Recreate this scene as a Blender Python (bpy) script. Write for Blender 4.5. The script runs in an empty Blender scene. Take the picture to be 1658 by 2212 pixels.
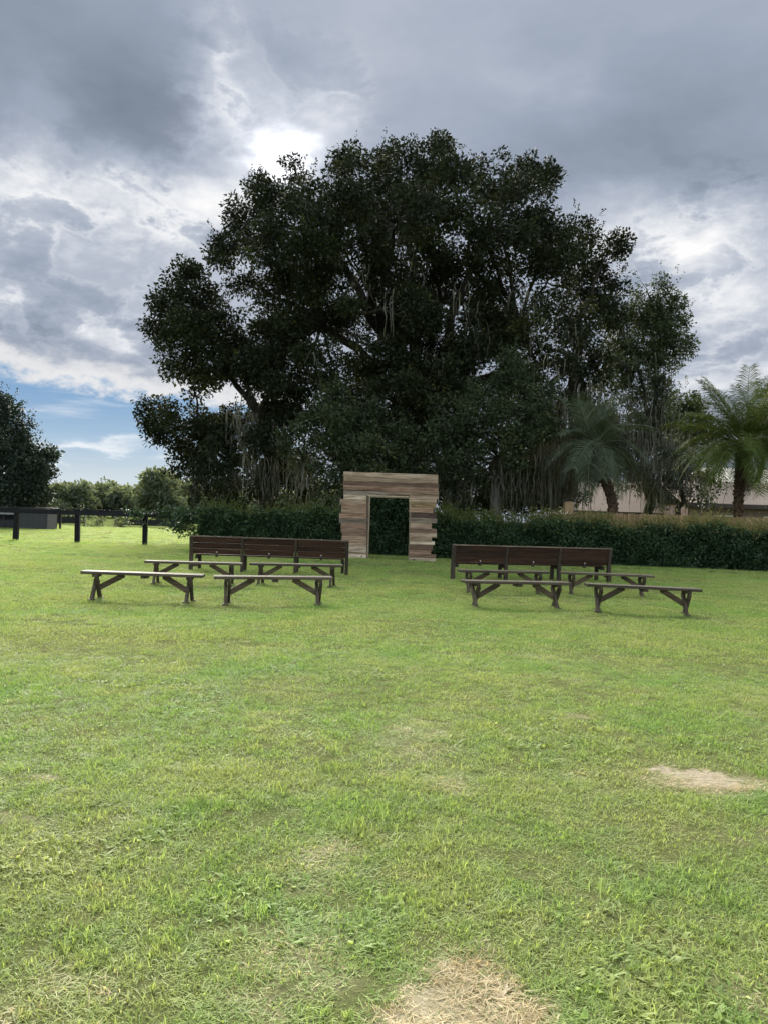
import bpy, bmesh, math, random
import numpy as np
from mathutils import Vector, Matrix

R = math.radians
random.seed(7)
rng = np.random.default_rng(11)
scene = bpy.context.scene
COL = scene.collection

# ---------------------------------------------------------------- camera
W0, H0, F0 = 1658.0, 2211.0, 1648.0          # photograph measured at this size
CAM_H = 1.5
cam_d = bpy.data.cameras.new("camera")
cam = bpy.data.objects.new("camera", cam_d)
COL.objects.link(cam)
cam_d.sensor_fit = 'VERTICAL'
cam_d.sensor_height = 36.0
cam_d.lens = 36.0 * F0 / H0
cam_d.clip_end = 3000
CM = (Matrix.Rotation(R(90 + 0.40), 4, 'X') @ Matrix.Rotation(R(1.9), 4, 'Z'))
cam.matrix_world = Matrix.Translation((0, 0, CAM_H)) @ CM
scene.camera = cam


def ray(px, py):
    v = Vector(((px - W0 / 2) / F0, -(py - H0 / 2) / F0, -1.0))
    return (CM.to_3x3() @ v).normalized()


def G(px, py, z=0.0):                          # pixel -> point at height z
    d = ray(px, py)
    t = (z - CAM_H) / d.z
    return Vector((0, 0, CAM_H)) + d * t


def P(px, py, depth):                          # pixel -> point at a distance y
    d = ray(px, py)
    return Vector((0, 0, CAM_H)) + d * (depth / d.y)


def azel(px, py):
    d = ray(px, py)
    return math.degrees(math.atan2(d.x, d.y)), math.degrees(math.asin(d.z))


# ---------------------------------------------------------------- sky, sun, exposure
SUN_AZ, SUN_EL = azel(600, 305)
EXPOSURE = 3.4
SUN_POWER = 1.5
SKY_STRENGTH = 0.1
scene.view_settings.view_transform = 'Standard'
scene.view_settings.look = 'None'
scene.view_settings.gamma = 1
scene.view_settings.use_curve_mapping = False
scene.view_settings.exposure = EXPOSURE

scene.cycles.use_denoising = True
scene.cycles.max_bounces = 6
scene.cycles.diffuse_bounces = 3
scene.cycles.glossy_bounces = 2
scene.cycles.transmission_bounces = 3
scene.cycles.transparent_max_bounces = 4

sun_d = bpy.data.lights.new("sun", 'SUN')
sun = bpy.data.objects.new("sun", sun_d)
COL.objects.link(sun)
sun_d.energy = SUN_POWER
sun_d.angle = R(50)
sun_d.color = (1.0, 0.95, 0.86)
sdir = Vector((math.sin(R(SUN_AZ)) * math.cos(R(SUN_EL)), math.cos(R(SUN_AZ)) * math.cos(R(SUN_EL)), math.sin(R(SUN_EL))))
sun.rotation_euler = sdir.to_track_quat('Z', 'Y').to_euler()
sun.location = sdir * 200


class E:
    """socket wrapper: arithmetic builds Math nodes"""
    def __init__(s, nt, sock):
        s.nt, s.k = nt, sock

    def m(s, op, *a, clamp=False):
        n = s.nt.nodes.new('ShaderNodeMath')
        n.operation = op
        n.use_clamp = clamp
        for i, x in enumerate((s,) + a):
            if isinstance(x, E):
                s.nt.links.new(x.k, n.inputs[i])
            else:
                n.inputs[i].default_value = x
        return E(s.nt, n.outputs[0])

    def __add__(s, o): return s.m('ADD', o)
    def __sub__(s, o): return s.m('SUBTRACT', o)
    def __mul__(s, o): return s.m('MULTIPLY', o)
    def __truediv__(s, o): return s.m('DIVIDE', o)
    __radd__ = __add__
    __rmul__ = __mul__

    def step(s, a, b):                          # smooth 0..1 between a and b
        n = s.nt.nodes.new('ShaderNodeMapRange')
        n.interpolation_type = 'SMOOTHSTEP'
        s.nt.links.new(s.k, n.inputs['Value'])
        n.inputs['From Min'].default_value = a
        n.inputs['From Max'].default_value = b
        return E(s.nt, n.outputs['Result'])

    def ramp(s, stops):
        n = s.nt.nodes.new('ShaderNodeValToRGB')
        s.nt.links.new(s.k, n.inputs[0])
        el = n.color_ramp.elements
        while len(el) < len(stops):
            el.new(0.5)
        for e, (p, c) in zip(el, stops):
            e.position = p
            e.color = (*c, 1) if len(c) == 3 else c
        return E(s.nt, n.outputs[0])


def vmath(nt, op, a, b=None, c=None):
    n = nt.nodes.new('ShaderNodeVectorMath')
    n.operation = op
    for i, x in enumerate((a, b, c)):
        if x is None:
            continue
        if isinstance(x, E):
            nt.links.new(x.k, n.inputs[i])
        else:
            n.inputs[i].default_value = x
    out = 'Value' if op in ('DOT_PRODUCT', 'LENGTH', 'DISTANCE') else 'Vector'
    return E(nt, n.outputs[out])


def noise(nt, vec, scale, detail=4, rough=0.55, dist=0.0, out='Fac', dims='3D'):
    n = nt.nodes.new('ShaderNodeTexNoise')
    n.noise_dimensions = dims
    if vec is not None:
        nt.links.new(vec.k, n.inputs['Vector'])
    n.inputs['Scale'].default_value = scale
    n.inputs['Detail'].default_value = detail
    n.inputs['Roughness'].default_value = rough
    n.inputs['Distortion'].default_value = dist
    return E(nt, n.outputs[out])


def mixc(nt, fac, a, b, blend='MIX'):
    n = nt.nodes.new('ShaderNodeMix')
    n.data_type = 'RGBA'
    n.blend_type = blend
    n.clamp_result = False
    for sock, x in ((n.inputs[0], fac), (n.inputs[6], a), (n.inputs[7], b)):
        if isinstance(x, E):
            nt.links.new(x.k, sock)
        elif isinstance(x, (int, float)):
            sock.default_value = x
        else:
            sock.default_value = (*x, 1)
    return E(nt, n.outputs[2])


def combine(nt, x, y, z):
    n = nt.nodes.new('ShaderNodeCombineXYZ')
    for i, v in enumerate((x, y, z)):
        if isinstance(v, E):
            nt.links.new(v.k, n.inputs[i])
        else:
            n.inputs[i].default_value = v
    return E(nt, n.outputs[0])


def build_sky():
    w = bpy.data.worlds.new("World")
    scene.world = w
    w.use_nodes = True
    nt = w.node_tree
    nt.nodes.clear()
    tc = nt.nodes.new('ShaderNodeTexCoord')
    d = vmath(nt, 'NORMALIZE', E(nt, tc.outputs['Generated']))
    sep = nt.nodes.new('ShaderNodeSeparateXYZ')
    nt.links.new(d.k, sep.inputs[0])
    x, y, z = (E(nt, sep.outputs[i]) for i in range(3))
    # cloud layer coordinates: direction projected on a slightly curved layer
    zz = z.m('MAXIMUM', 0.0) + 0.16
    plane = combine(nt, x / zz, y / zz, 0.0)
    plane_s = combine(nt, x / zz, (y / zz) * 1.0, 3.7)
    wob = noise(nt, plane, 1.1, 5, 0.6, out='Color')
    wob = vmath(nt, 'SUBTRACT', wob, (0.5, 0.5, 0.5))
    # azimuth/elevation in degrees, wobbled so the big cloud masses get torn edges
    az = x.m('ARCTAN2', y) * 57.2958
    el = z.m('ARCSINE') * 57.2958
    ae = combine(nt, az, el, 0.0)
    aew = vmath(nt, 'MULTIPLY_ADD', wob, (16.0, 9.0, 0.0), ae)
    dirn = noise(nt, vmath(nt, 'MULTIPLY', d, (1, 1, 2.2)), 9.0, 5, 0.6, out='Color')
    dirn = vmath(nt, 'SUBTRACT', dirn, (0.5, 0.5, 0.5))
    aew = vmath(nt, 'MULTIPLY_ADD', dirn, (7.0, 4.0, 0.0), aew)

    def blob(px, py, sx, sy, amp, src=aew):
        a, e = azel(px, py)
        k = 57.2958 / F0
        v = vmath(nt, 'SUBTRACT', src, (a, e, 0))
        v = vmath(nt, 'MULTIPLY', v, (1 / (sx * k), 1 / (sy * k), 0))
        q = vmath(nt, 'DOT_PRODUCT', v, v)
        n = nt.nodes.new('ShaderNodeMath')
        n.operation = 'POWER'
        n.inputs[0].default_value = 0.36788
        nt.links.new(q.k, n.inputs[1])
        return E(nt, n.outputs[0]) * amp

    f1 = noise(nt, plane_s, 1.5, 7, 0.58, 0.3)
    f2 = noise(nt, vmath(nt, 'MULTIPLY', plane_s, (0.85, 1.0, 1)), 3.2, 6, 0.56, 0.25)
    ridge = ((f2 - 0.5).m('ABSOLUTE') * -9.0 + 1.0).m('MAXIMUM', 0.0)     # thin lit cloud edges
    n3 = noise(nt, vmath(nt, 'MULTIPLY', d, (1, 1, 1.7)), 11.0, 7, 0.6, 0.2)
    rid3 = ((n3 - 0.5).m('ABSOLUTE') * -16.0 + 1.0).m('MAXIMUM', 0.0)
    b = (f1 - 0.5) * 0.42 + (n3 - 0.5) * 0.12 + 0.475
    for args in SKY_BLOBS:
        b = b + blob(*args)
    lit = 0.0
    for args in EDGE_BLOBS:                     # where thin cloud edges catch the light
        lit = blob(*args) + lit
    b = b + lit.m('MINIMUM', 1.0) * (ridge * 0.12 + (f2 - 0.45) * 0.35 + rid3 * 0.22 + (n3 - 0.47) * 1.15)
    cloud = b.ramp(((0.0, (0.130, 0.158, 0.200)), (0.22, (0.212, 0.256, 0.326)), (0.42, (0.342, 0.400, 0.495)),
                    (0.62, (0.50, 0.55, 0.635)), (0.82, (0.80, 0.83, 0.86)), (1.0, (1.0, 1.0, 0.99))))
    glow = blob(600, 308, 62, 44, 2.2) + blob(600, 310, 150, 100, 0.20) + blob(640, 332, 60, 40, 0.7)
    cloud = mixc(nt, 1.0, cloud, mixc(nt, glow.m('MINIMUM', 1.0), (0, 0, 0), (1.0, 0.985, 0.95)), 'ADD')
    # blue gap low on the left
    sky = nt.nodes.new('ShaderNodeTexSky')
    sky.sky_type = 'NISHITA'
    sky.sun_disc = False
    sky.sun_elevation = R(SUN_EL)
    sky.sun_rotation = R(SUN_AZ)
    sky.air_density = 1.0
    sky.dust_density = 0.6
    sky.ozone_density = 1.5
    bsep = nt.nodes.new('ShaderNodeSeparateXYZ')
    nt.links.new(aew.k, bsep.inputs[0])
    azw, elw = E(nt, bsep.outputs[0]), E(nt, bsep.outputs[1])
    fine = noise(nt, vmath(nt, 'MULTIPLY', d, (1, 1, 1.8)), 26, 5, 0.6)
    top = (el + (fine - 0.5) * 4.2 + (azw * 0.07)).step(7.6, 6.5)
    side = (azw + 0.0).step(-3.0, -9.0) * (azw + 0.0).step(-95.0, -60.0)
    gap = top * side
    streak = noise(nt, vmath(nt, 'MULTIPLY', d, (3.0, 3.0, 26.0)), 1.6, 5, 0.6)
    s1 = blob(170, 955, 110, 13, 1.1) + (streak.step(0.52, 0.75) * 0.55) + (el.step(3.6, 0.4) * 0.35)
    grad = (el + (streak - 0.5) * 2.0).step(9.0, 0.5).ramp(((0.0, (0.22, 0.42, 0.69)), (0.5, (0.40, 0.59, 0.79)), (1.0, (0.66, 0.78, 0.85))))
    gapc = mixc(nt, 0.85, sky_scaled(nt, sky), grad)
    gapc = mixc(nt, s1.m('MINIMUM', 1.0), gapc, (0.82, 0.88, 0.93))
    rim = (el + (fine - 0.5) * 4.2 + (azw * 0.07)).step(9.6, 7.6) * side
    cloud = mixc(nt, rim * 0.75, cloud, (0.93, 0.93, 0.91))
    col = mixc(nt, gap, cloud, gapc)
    # clouds away from the sun show their lit side
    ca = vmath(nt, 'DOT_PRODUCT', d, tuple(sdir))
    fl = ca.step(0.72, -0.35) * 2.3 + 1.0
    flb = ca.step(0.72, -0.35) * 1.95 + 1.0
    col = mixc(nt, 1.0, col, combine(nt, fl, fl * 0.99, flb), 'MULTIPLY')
    # colours above are what the picture shows; the world is scaled to physical units
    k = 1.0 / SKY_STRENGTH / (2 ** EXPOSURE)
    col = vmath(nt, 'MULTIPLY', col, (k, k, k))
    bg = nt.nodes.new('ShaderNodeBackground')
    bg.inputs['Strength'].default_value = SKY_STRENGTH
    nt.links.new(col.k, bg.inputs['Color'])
    out = nt.nodes.new('ShaderNodeOutputWorld')
    nt.links.new(bg.outputs[0], out.inputs['Surface'])
    w.cycles.sampling_method = 'MANUAL'
    w.cycles.sample_map_resolution = 512


def sky_scaled(nt, sky):
    return vmath(nt, 'MULTIPLY', E(nt, sky.outputs[0]), (0.03, 0.03, 0.03))


SKY_BLOBS = [
    (260, 170, 330, 190, -0.15), (330, 270, 190, 70, -0.11), (60, 60, 200, 120, -0.06),
    (480, 190, 45, 110, 0.22), (430, 250, 40, 25, 0.18), (60, 300, 60, 160, 0.12),
    (690, 200, 120, 90, 0.10), (830, 60, 260, 120, 0.03), (1180, 160, 70, 40, 0.12),
    (1450, 330, 330, 100, -0.14), (1600, 400, 180, 55, -0.14), (1250, 120, 320, 100, -0.02),
    (330, 440, 330, 60, 0.26), (480, 420, 120, 60, 0.14),
    (200, 560, 300, 60, -0.04), (60, 625, 90, 22, 0.22), (250, 710, 110, 26, 0.24),
    (150, 760, 240, 60, -0.12), (60, 690, 110, 40, -0.10),
    (1400, 480, 200, 60, 0.26), (1480, 545, 90, 34, 0.34), (1600, 520, 120, 60, 0.08),
    (1420, 580, 90, 30, -0.20), (1600, 640, 120, 40, 0.20), (1560, 720, 90, 50, -0.06),
    (1620, 760, 100, 40, 0.12), (1500, 800, 60, 20, 0.15),
]
EDGE_BLOBS = [
    (250, 470, 330, 110, 0.8), (200, 690, 260, 90, 0.65), (470, 200, 90, 130, 0.6), (700, 190, 130, 80, 0.5),
    (1450, 520, 260, 110, 0.7), (1580, 720, 160, 110, 0.7), (100, 840, 300, 50, 0.6),
]
build_sky()


# ---------------------------------------------------------------- helpers: materials
def new_mat(name):
    m = bpy.data.materials.new(name)
    m.use_nodes = True
    nt = m.node_tree
    nt.nodes.clear()
    out = nt.nodes.new('ShaderNodeOutputMaterial')
    return m, nt, out


def bsdf(nt, out, color, rough=0.7, spec=0.3, bump=None, bump_d=0.01, bump_s=0.6):
    p = nt.nodes.new('ShaderNodeBsdfPrincipled')
    if isinstance(color, E):
        nt.links.new(color.k, p.inputs['Base Color'])
    else:
        p.inputs['Base Color'].default_value = (*color, 1)
    if isinstance(rough, E):
        nt.links.new(rough.k, p.inputs['Roughness'])
    else:
        p.inputs['Roughness'].default_value = rough
    p.inputs['Specular IOR Level'].default_value = spec
    if bump is not None:
        bn = nt.nodes.new('ShaderNodeBump')
        bn.inputs['Strength'].default_value = bump_s
        bn.inputs['Distance'].default_value = bump_d
        nt.links.new(bump.k, bn.inputs['Height'])
        nt.links.new(bn.outputs[0], p.inputs['Normal'])
    if out is not None:
        nt.links.new(p.outputs[0], out.inputs['Surface'])
    return p


def texco(nt, kind='Object'):
    return E(nt, nt.nodes.new('ShaderNodeTexCoord').outputs[kind])


def obj_random(nt):
    return E(nt, nt.nodes.new('ShaderNodeObjectInfo').outputs['Random'])


def obj_color(nt):
    return E(nt, nt.nodes.new('ShaderNodeObjectInfo').outputs['Color'])


def attr(nt, name, out='Fac'):
    n = nt.nodes.new('ShaderNodeAttribute')
    n.attribute_name = name
    return E(nt, n.outputs[out])


def mat_leaf(name, dark, light, transl=0.25, spec=0.35, rough=0.5, tip=None):
    m, nt, out = new_mat(name)
    t = attr(nt, 'tint')
    stops = [(0.0, dark), (0.75, light)]
    if tip:
        stops.append((1.0, tip))
    c = t.ramp(stops)
    p = bsdf(nt, None, c, rough, spec)
    tr = nt.nodes.new('ShaderNodeBsdfTranslucent')
    tc = mixc(nt, 1.0, c, (1.3, 1.25, 0.6), 'MULTIPLY')
    nt.links.new(tc.k, tr.inputs['Color'])
    mx = nt.nodes.new('ShaderNodeMixShader')
    mx.inputs[0].default_value = transl
    nt.links.new(p.outputs[0], mx.inputs[1])
    nt.links.new(tr.outputs[0], mx.inputs[2])
    nt.links.new(mx.outputs[0], out.inputs['Surface'])
    return m


def mat_wood(name, base, dark, axis=0, grain=1.0, use_obj_color=False, rough=0.75, spec=0.25, knots=True, grey=None):
    """grain runs along local axis"""
    m, nt, out = new_mat(name)
    co = texco(nt)
    rnd = obj_random(nt)
    off = combine(nt, rnd * 37.0, rnd * 11.0, rnd * 71.0)
    co = vmath(nt, 'ADD', co, off)
    s = [34.0, 34.0, 34.0]
    s[axis] = 1.6
    cs = vmath(nt, 'MULTIPLY', co, tuple(s))
    g = noise(nt, cs, grain, 6, 0.65, 0.6)
    s2 = [6.0, 6.0, 6.0]
    s2[axis] = 1.2
    big = noise(nt, vmath(nt, 'MULTIPLY', co, tuple(s2)), 1.0, 4, 0.6, 0.8)
    b = obj_color(nt) if use_obj_color else base
    c = mixc(nt, g.step(0.62, 0.36), b, mixc(nt, 1.0, b, dark, 'MULTIPLY') if use_obj_color else dark)
    c = mixc(nt, big.step(0.5, 0.72) * 0.65, c, mixc(nt, 1.0, c, (0.55, 0.5, 0.47), 'MULTIPLY'))
    if grey:
        c = mixc(nt, big.step(0.52, 0.3) * 0.6, c, grey)
    if not use_obj_color:
        v = rnd * 0.5 + 0.75
        c = mixc(nt, 1.0, c, combine(nt, v, v, v), 'MULTIPLY')
    bsdf(nt, out, c, rough, spec, g, 0.004, 0.7)
    return m


def mat_plain(name, c1, c2, scale=5.0, rough=0.7, spec=0.3, bump=0.004, stretch=(1, 1, 1)):
    m, nt, out = new_mat(name)
    co = vmath(nt, 'MULTIPLY', texco(nt), stretch)
    n = noise(nt, co, scale, 6, 0.6, 0.3)
    c = mixc(nt, n.step(0.35, 0.65), c1, c2)
    bsdf(nt, out, c, rough, spec, n, bump, 0.7)
    return m


# ---------------------------------------------------------------- helpers: meshes and objects
def tag(o, label=None, cat=None, group=None, kind=None):
    if label: o['label'] = label
    if cat: o['category'] = cat
    if group: o['group'] = group
    if kind: o['kind'] = kind
    return o


def thing(name, label, cat, loc=(0, 0, 0), rz=0.0, group=None):
    o = bpy.data.objects.new(name, None)
    o.empty_display_size = 0.2
    COL.objects.link(o)
    o.location = loc
    o.rotation_euler = (0, 0, rz)
    return tag(o, label, cat, group)


def link(name, me, parent=None, loc=None, rot=None, color=None):
    o = bpy.data.objects.new(name, me)
    COL.objects.link(o)
    if parent is not None:
        o.parent = parent
    if loc is not None:
        o.location = loc
    if rot is not None:
        o.rotation_euler = rot
    if color is not None:
        o.color = (*color, 1)
    return o


def np_mesh(name, verts, faces, mat=None, tint=None, smooth=False):
    """verts (n,3), faces (m,k) with k = 3 or 4, tint (m,)"""
    verts = np.asarray(verts, dtype=np.float32)
    faces = np.asarray(faces, dtype=np.int32)
    me = bpy.data.meshes.new(name)
    k = faces.shape[1]
    me.vertices.add(len(verts))
    me.vertices.foreach_set('co', verts.ravel())
    me.loops.add(faces.size)
    me.loops.foreach_set('vertex_index', faces.ravel())
    me.polygons.add(len(faces))
    me.polygons.foreach_set('loop_start', np.arange(0, faces.size, k, dtype=np.int32))
    if smooth:
        me.polygons.foreach_set('use_smooth', np.ones(len(faces), dtype=bool))
    me.update(calc_edges=True)
    if tint is not None:
        a = me.attributes.new('tint', 'FLOAT', 'FACE')
        a.data.foreach_set('value', np.asarray(tint, dtype=np.float32))
    if mat:
        me.materials.append(mat)
    return me


def bm_mesh(name, bm, mat, smooth=False):
    me = bpy.data.meshes.new(name)
    bm.normal_update()
    bm.to_mesh(me)
    bm.free()
    if smooth:
        for p in me.polygons:
            p.use_smooth = True
    if mat:
        me.materials.append(mat)
    return me


def add_box(bm, c, s, rot=None, bevel=0.0, jitter=0.0):
    """box with centre c, size s, rotated by Matrix rot, added to bm"""
    t = bmesh.new()
    bmesh.ops.create_cube(t, size=1.0)
    bmesh.ops.scale(t, vec=s, verts=t.verts)
    if jitter:
        for v in t.verts:
            v.co += Vector((random.uniform(-1, 1), random.uniform(-1, 1), random.uniform(-1, 1))) * jitter
    if bevel:
        bmesh.ops.bevel(t, geom=list(t.edges), offset=bevel, segments=1, affect='EDGES')
    M = Matrix.Translation(c)
    if rot is not None:
        M = M @ rot.to_4x4()
    bmesh.ops.transform(t, matrix=M, verts=t.verts)
    tmp = bpy.data.meshes.new('tmp')
    t.to_mesh(tmp)
    t.free()
    bm.from_mesh(tmp)
    bpy.data.meshes.remove(tmp)


def box_mesh(name, s, mat, bevel=0.004, c=(0, 0, 0), rot=None, jitter=0.0):
    bm = bmesh.new()
    add_box(bm, Vector(c), s, rot, bevel, jitter)
    return bm_mesh(name, bm, mat)


def bar(bm, a, b, w, h, bevel=0.004, up=Vector((0, 0, 1))):
    """square bar from a to b: w across, h along 'up'"""
    a, b = Vector(a), Vector(b)
    d = b - a
    L = d.length
    z = d.normalized()
    x = up.cross(z)
    if x.length < 1e-4:
        x = Vector((1, 0, 0))
    x.normalize()
    y = z.cross(x)
    rot = Matrix((x, y, z)).transposed()
    add_box(bm, (a + b) / 2, (w, h, L), rot, bevel)


def tubes(paths, sides=6):
    """paths: list of (points (n,3), radii (n,)). returns verts, quad faces"""
    V, F, off = [], [], 0
    ang = np.linspace(0, 2 * np.pi, sides, endpoint=False)
    for pts, rad in paths:
        pts = np.asarray(pts, float)
        rad = np.asarray(rad, float)
        n = len(pts)
        t = np.gradient(pts, axis=0)
        t /= np.linalg.norm(t, axis=1)[:, None] + 1e-9
        ref = np.array([0.31, 0.83, 0.2]) if abs(t[:, 2].mean()) > 0.6 else np.array([0.1, 0.2, 1.0])
        u = np.cross(t, ref)
        u /= np.linalg.norm(u, axis=1)[:, None] + 1e-9
        v = np.cross(t, u)
        ring = pts[:, None, :] + rad[:, None, None] * (np.cos(ang)[None, :, None] * u[:, None, :] + np.sin(ang)[None, :, None] * v[:, None, :])
        V.append(ring.reshape(-1, 3))
        i = np.arange(n - 1)[:, None] * sides
        j = np.arange(sides)[None, :]
        j2 = (j + 1) % sides
        f = np.stack([i + j, i + j2, i + sides + j2, i + sides + j], -1).reshape(-1, 4) + off
        F.append(f)
        off += n * sides
    return np.concatenate(V), np.concatenate(F)


def unit(n):
    v = rng.normal(size=(n, 3))
    return v / (np.linalg.norm(v, axis=1)[:, None] + 1e-9)


def leaf_quads(p, d, length, width, fold=0.0):
    """diamond leaves rooted at p along d"""
    n = len(p)
    s = np.cross(d, unit(n))
    s /= np.linalg.norm(s, axis=1)[:, None] + 1e-9
    L = np.asarray(length).reshape(-1, 1) * np.ones((n, 1))
    Wd = np.asarray(width).reshape(-1, 1) * np.ones((n, 1))
    mid = p + d * L * 0.45
    droop = np.array([0, 0, -1.0]) * L * fold
    v = np.stack([p, mid + s * Wd * 0.5, p + d * L + droop, mid - s * Wd * 0.5], 1).reshape(-1, 3)
    f = np.arange(4 * n).reshape(-1, 4)
    return v, f


# ---------------------------------------------------------------- lawn colour (shared by the soil sheet and the blades)
DEAD = []      # (x, y, rx, ry, amount) straw patches, filled from measured places
for px, py, rx, ry, a in ((1000, 2150, 0.17, 0.28, 0.7), (1050, 2215, 0.23, 0.22, 0.85), (930, 2230, 0.2, 0.16, 0.65), (1535, 1690, 0.36, 0.22, 0.9),
                          (650, 2060, 0.20, 0.28, 0.36), (700, 1860, 0.16, 0.25, 0.32), (880, 1600, 0.3, 0.55, 0.32), (960, 1690, 0.16, 0.22, 0.42),
                          (100, 2140, 0.18, 0.14, 0.24), (1630, 2150, 0.12, 0.16, 0.3), (560, 2190, 0.14, 0.1, 0.28)):
    g = G(px, py)
    DEAD.append((g.x, g.y, rx, ry, a))
SAND = []
for px, py, rx, ry, a in ((1495, 1668, 0.30, 0.09, 1.0), (1555, 1690, 0.24, 0.08, 1.0), (60, 1680, 0.20, 0.06, 0.5), (140, 1672, 0.25, 0.08, 0.3), (1260, 1548, 0.3, 0.12, 0.45),
                          (1150, 1415, 0.35, 0.14, 0.5), (1580, 1540, 0.5, 0.16, 0.4), (405, 1612, 0.12, 0.06, 0.4), (590, 1492, 0.25, 0.12, 0.3), (700, 1848, 0.1, 0.06, 0.5),
                          (60, 1770, 0.3, 0.14, 0.45), (1600, 1800, 0.2, 0.2, 0.35)):
    g = G(px, py)
    SAND.append((g.x, g.y, rx, ry, a))


def lawn_nodes(nt, blades):
    geo = nt.nodes.new('ShaderNodeNewGeometry')
    pos = E(nt, geo.outputs['Position'])
    p2 = vmath(nt, 'MULTIPLY', pos, (1, 1, 0))
    nb = noise(nt, p2, 0.55, 4, 0.6, 0.5)
    nm = noise(nt, vmath(nt, 'ADD', p2, (31, 7, 0)), 1.7, 4, 0.62, 0.5)
    nf = noise(nt, vmath(nt, 'ADD', p2, (5, 77, 0)), 6.5, 4, 0.6)
    warp = vmath(nt, 'SUBTRACT', noise(nt, p2, 4.0, 4, 0.65, out='Color'), (0.5, 0.5, 0.5))
    pw = vmath(nt, 'MULTIPLY_ADD', warp, (0.55, 0.55, 0), p2)

    def patches(lst):
        acc = 0.0
        for (x, y, rx, ry, a) in lst:
            v = vmath(nt, 'MULTIPLY', vmath(nt, 'SUBTRACT', pw, (x, y, 0)), (1 / rx, 1 / ry, 0))
            q = vmath(nt, 'LENGTH', v)
            acc = q.step(1.5, 0.3) * a + acc
        return acc.m('MINIMUM', 1.0)
    green = mixc(nt, nm.step(0.38, 0.62), (0.150, 0.225, 0.056), (0.198, 0.252, 0.074))
    green = mixc(nt, nb.step(0.45, 0.68), green, (0.128, 0.225, 0.046))
    green = mixc(nt, noise(nt, vmath(nt, 'ADD', p2, (63, 19, 0)), 0.35, 3, 0.6, 0.4).step(0.45, 0.62) * 0.45, green, (0.205, 0.238, 0.074))
    green = mixc(nt, nf.step(0.50, 0.72) * 0.45, green, (0.235, 0.260, 0.095))
    dead = patches(DEAD)
    sand = patches(SAND)
    dn = (nm * 0.6 + nf * 0.4).step(0.54, 0.68) * 0.26
    straw = mixc(nt, nf.step(0.35, 0.7), (0.44, 0.36, 0.225), (0.60, 0.52, 0.37))
    return green, dead, sand, dn, straw, nf, p2


def mat_blade():
    m, nt, out = new_mat('grass_blade')
    green, dead, sand, dn, straw, nf, p2 = lawn_nodes(nt, True)
    rnd = attr(nt, 'tint')                                   # per blade
    rin = obj_random(nt)
    k = (rnd * 0.75 + rin * 0.25)
    f = (dead * 0.8 + dn + k - 0.52).step(0.36, 0.60)
    c = mixc(nt, f, mixc(nt, 1.0, green, (1.74, 1.66, 2.0), 'MULTIPLY'), straw)
    v = k * 1.1 + 0.47
    c = mixc(nt, 1.0, c, combine(nt, v, v, v * 0.95), 'MULTIPLY')
    p = bsdf(nt, None, c, 0.55, 0.25)
    tr = nt.nodes.new('ShaderNodeBsdfTranslucent')
    tcol = mixc(nt, 1.0, c, (1.25, 1.2, 0.75), 'MULTIPLY')
    nt.links.new(tcol.k, tr.inputs['Color'])
    mx = nt.nodes.new('ShaderNodeMixShader')
    mx.inputs[0].default_value = 0.42
    nt.links.new(p.outputs[0], mx.inputs[1])
    nt.links.new(tr.outputs[0], mx.inputs[2])
    nt.links.new(mx.outputs[0], out.inputs['Surface'])
    return m


def mat_ground():
    m, nt, out = new_mat('lawn_ground')
    green, dead, sand, dn, straw, nf, p2 = lawn_nodes(nt, False)
    geo = nt.nodes.new('ShaderNodeNewGeometry')
    dist = vmath(nt, 'LENGTH', E(nt, geo.outputs['Position']))
    soil = mixc(nt, nf, (0.10, 0.085, 0.05), (0.20, 0.165, 0.10))
    soil = mixc(nt, 0.45, soil, green)
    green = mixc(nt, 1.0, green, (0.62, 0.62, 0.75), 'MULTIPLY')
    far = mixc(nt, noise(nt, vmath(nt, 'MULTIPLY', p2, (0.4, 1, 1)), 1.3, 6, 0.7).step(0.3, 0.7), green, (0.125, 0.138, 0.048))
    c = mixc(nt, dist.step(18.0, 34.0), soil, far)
    c = mixc(nt, dead * 0.7, c, straw)
    sandc = mixc(nt, noise(nt, p2, 30, 4, 0.7).step(0.35, 0.65), (0.40, 0.33, 0.22), (0.55, 0.48, 0.36))
    c = mixc(nt, sand.step(0.2, 0.8), c, sandc)
    hb = noise(nt, p2, 22, 6, 0.7)
    bsdf(nt, out, c, 1.0, 0.0, hb, 0.05, 1.0)
    return m


M_BLADE = mat_blade()
M_GROUND = mat_ground()

# ---------------------------------------------------------------- materials
M_OAK = mat_leaf('oak_leaf', (0.0117, 0.0163, 0.0084), (0.0234, 0.0312, 0.0140), 0.10, 0.12, 0.6, (0.0598, 0.0650, 0.0196))
M_OAK2 = mat_leaf('pale_oak_leaf', (0.0217, 0.0319, 0.0176), (0.0493, 0.0667, 0.0336), 0.2, 0.12, 0.55, (0.0870, 0.1015, 0.0416))
M_BUSH = mat_leaf('bushy_tree_leaf', (0.0175, 0.0271, 0.0133), (0.0403, 0.0578, 0.0247), 0.12, 0.22, 0.5, (0.0980, 0.1015, 0.0304))
M_LEFT = mat_leaf('dark_blue_green_leaf', (0.0180, 0.0288, 0.0231), (0.0396, 0.0558, 0.0399), 0.12, 0.12, 0.5, (0.0720, 0.0900, 0.0588))
M_HEDGE = mat_leaf('hedge_leaf', (0.013, 0.030, 0.013), (0.042, 0.080, 0.034), 0.15, 0.3, 0.45, (0.12, 0.16, 0.055))
M_SPRIG = mat_leaf('hedge_sprig_leaf', (0.060, 0.090, 0.026), (0.28, 0.245, 0.12), 0.35, 0.1, 0.6, (0.56, 0.45, 0.27))
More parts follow.
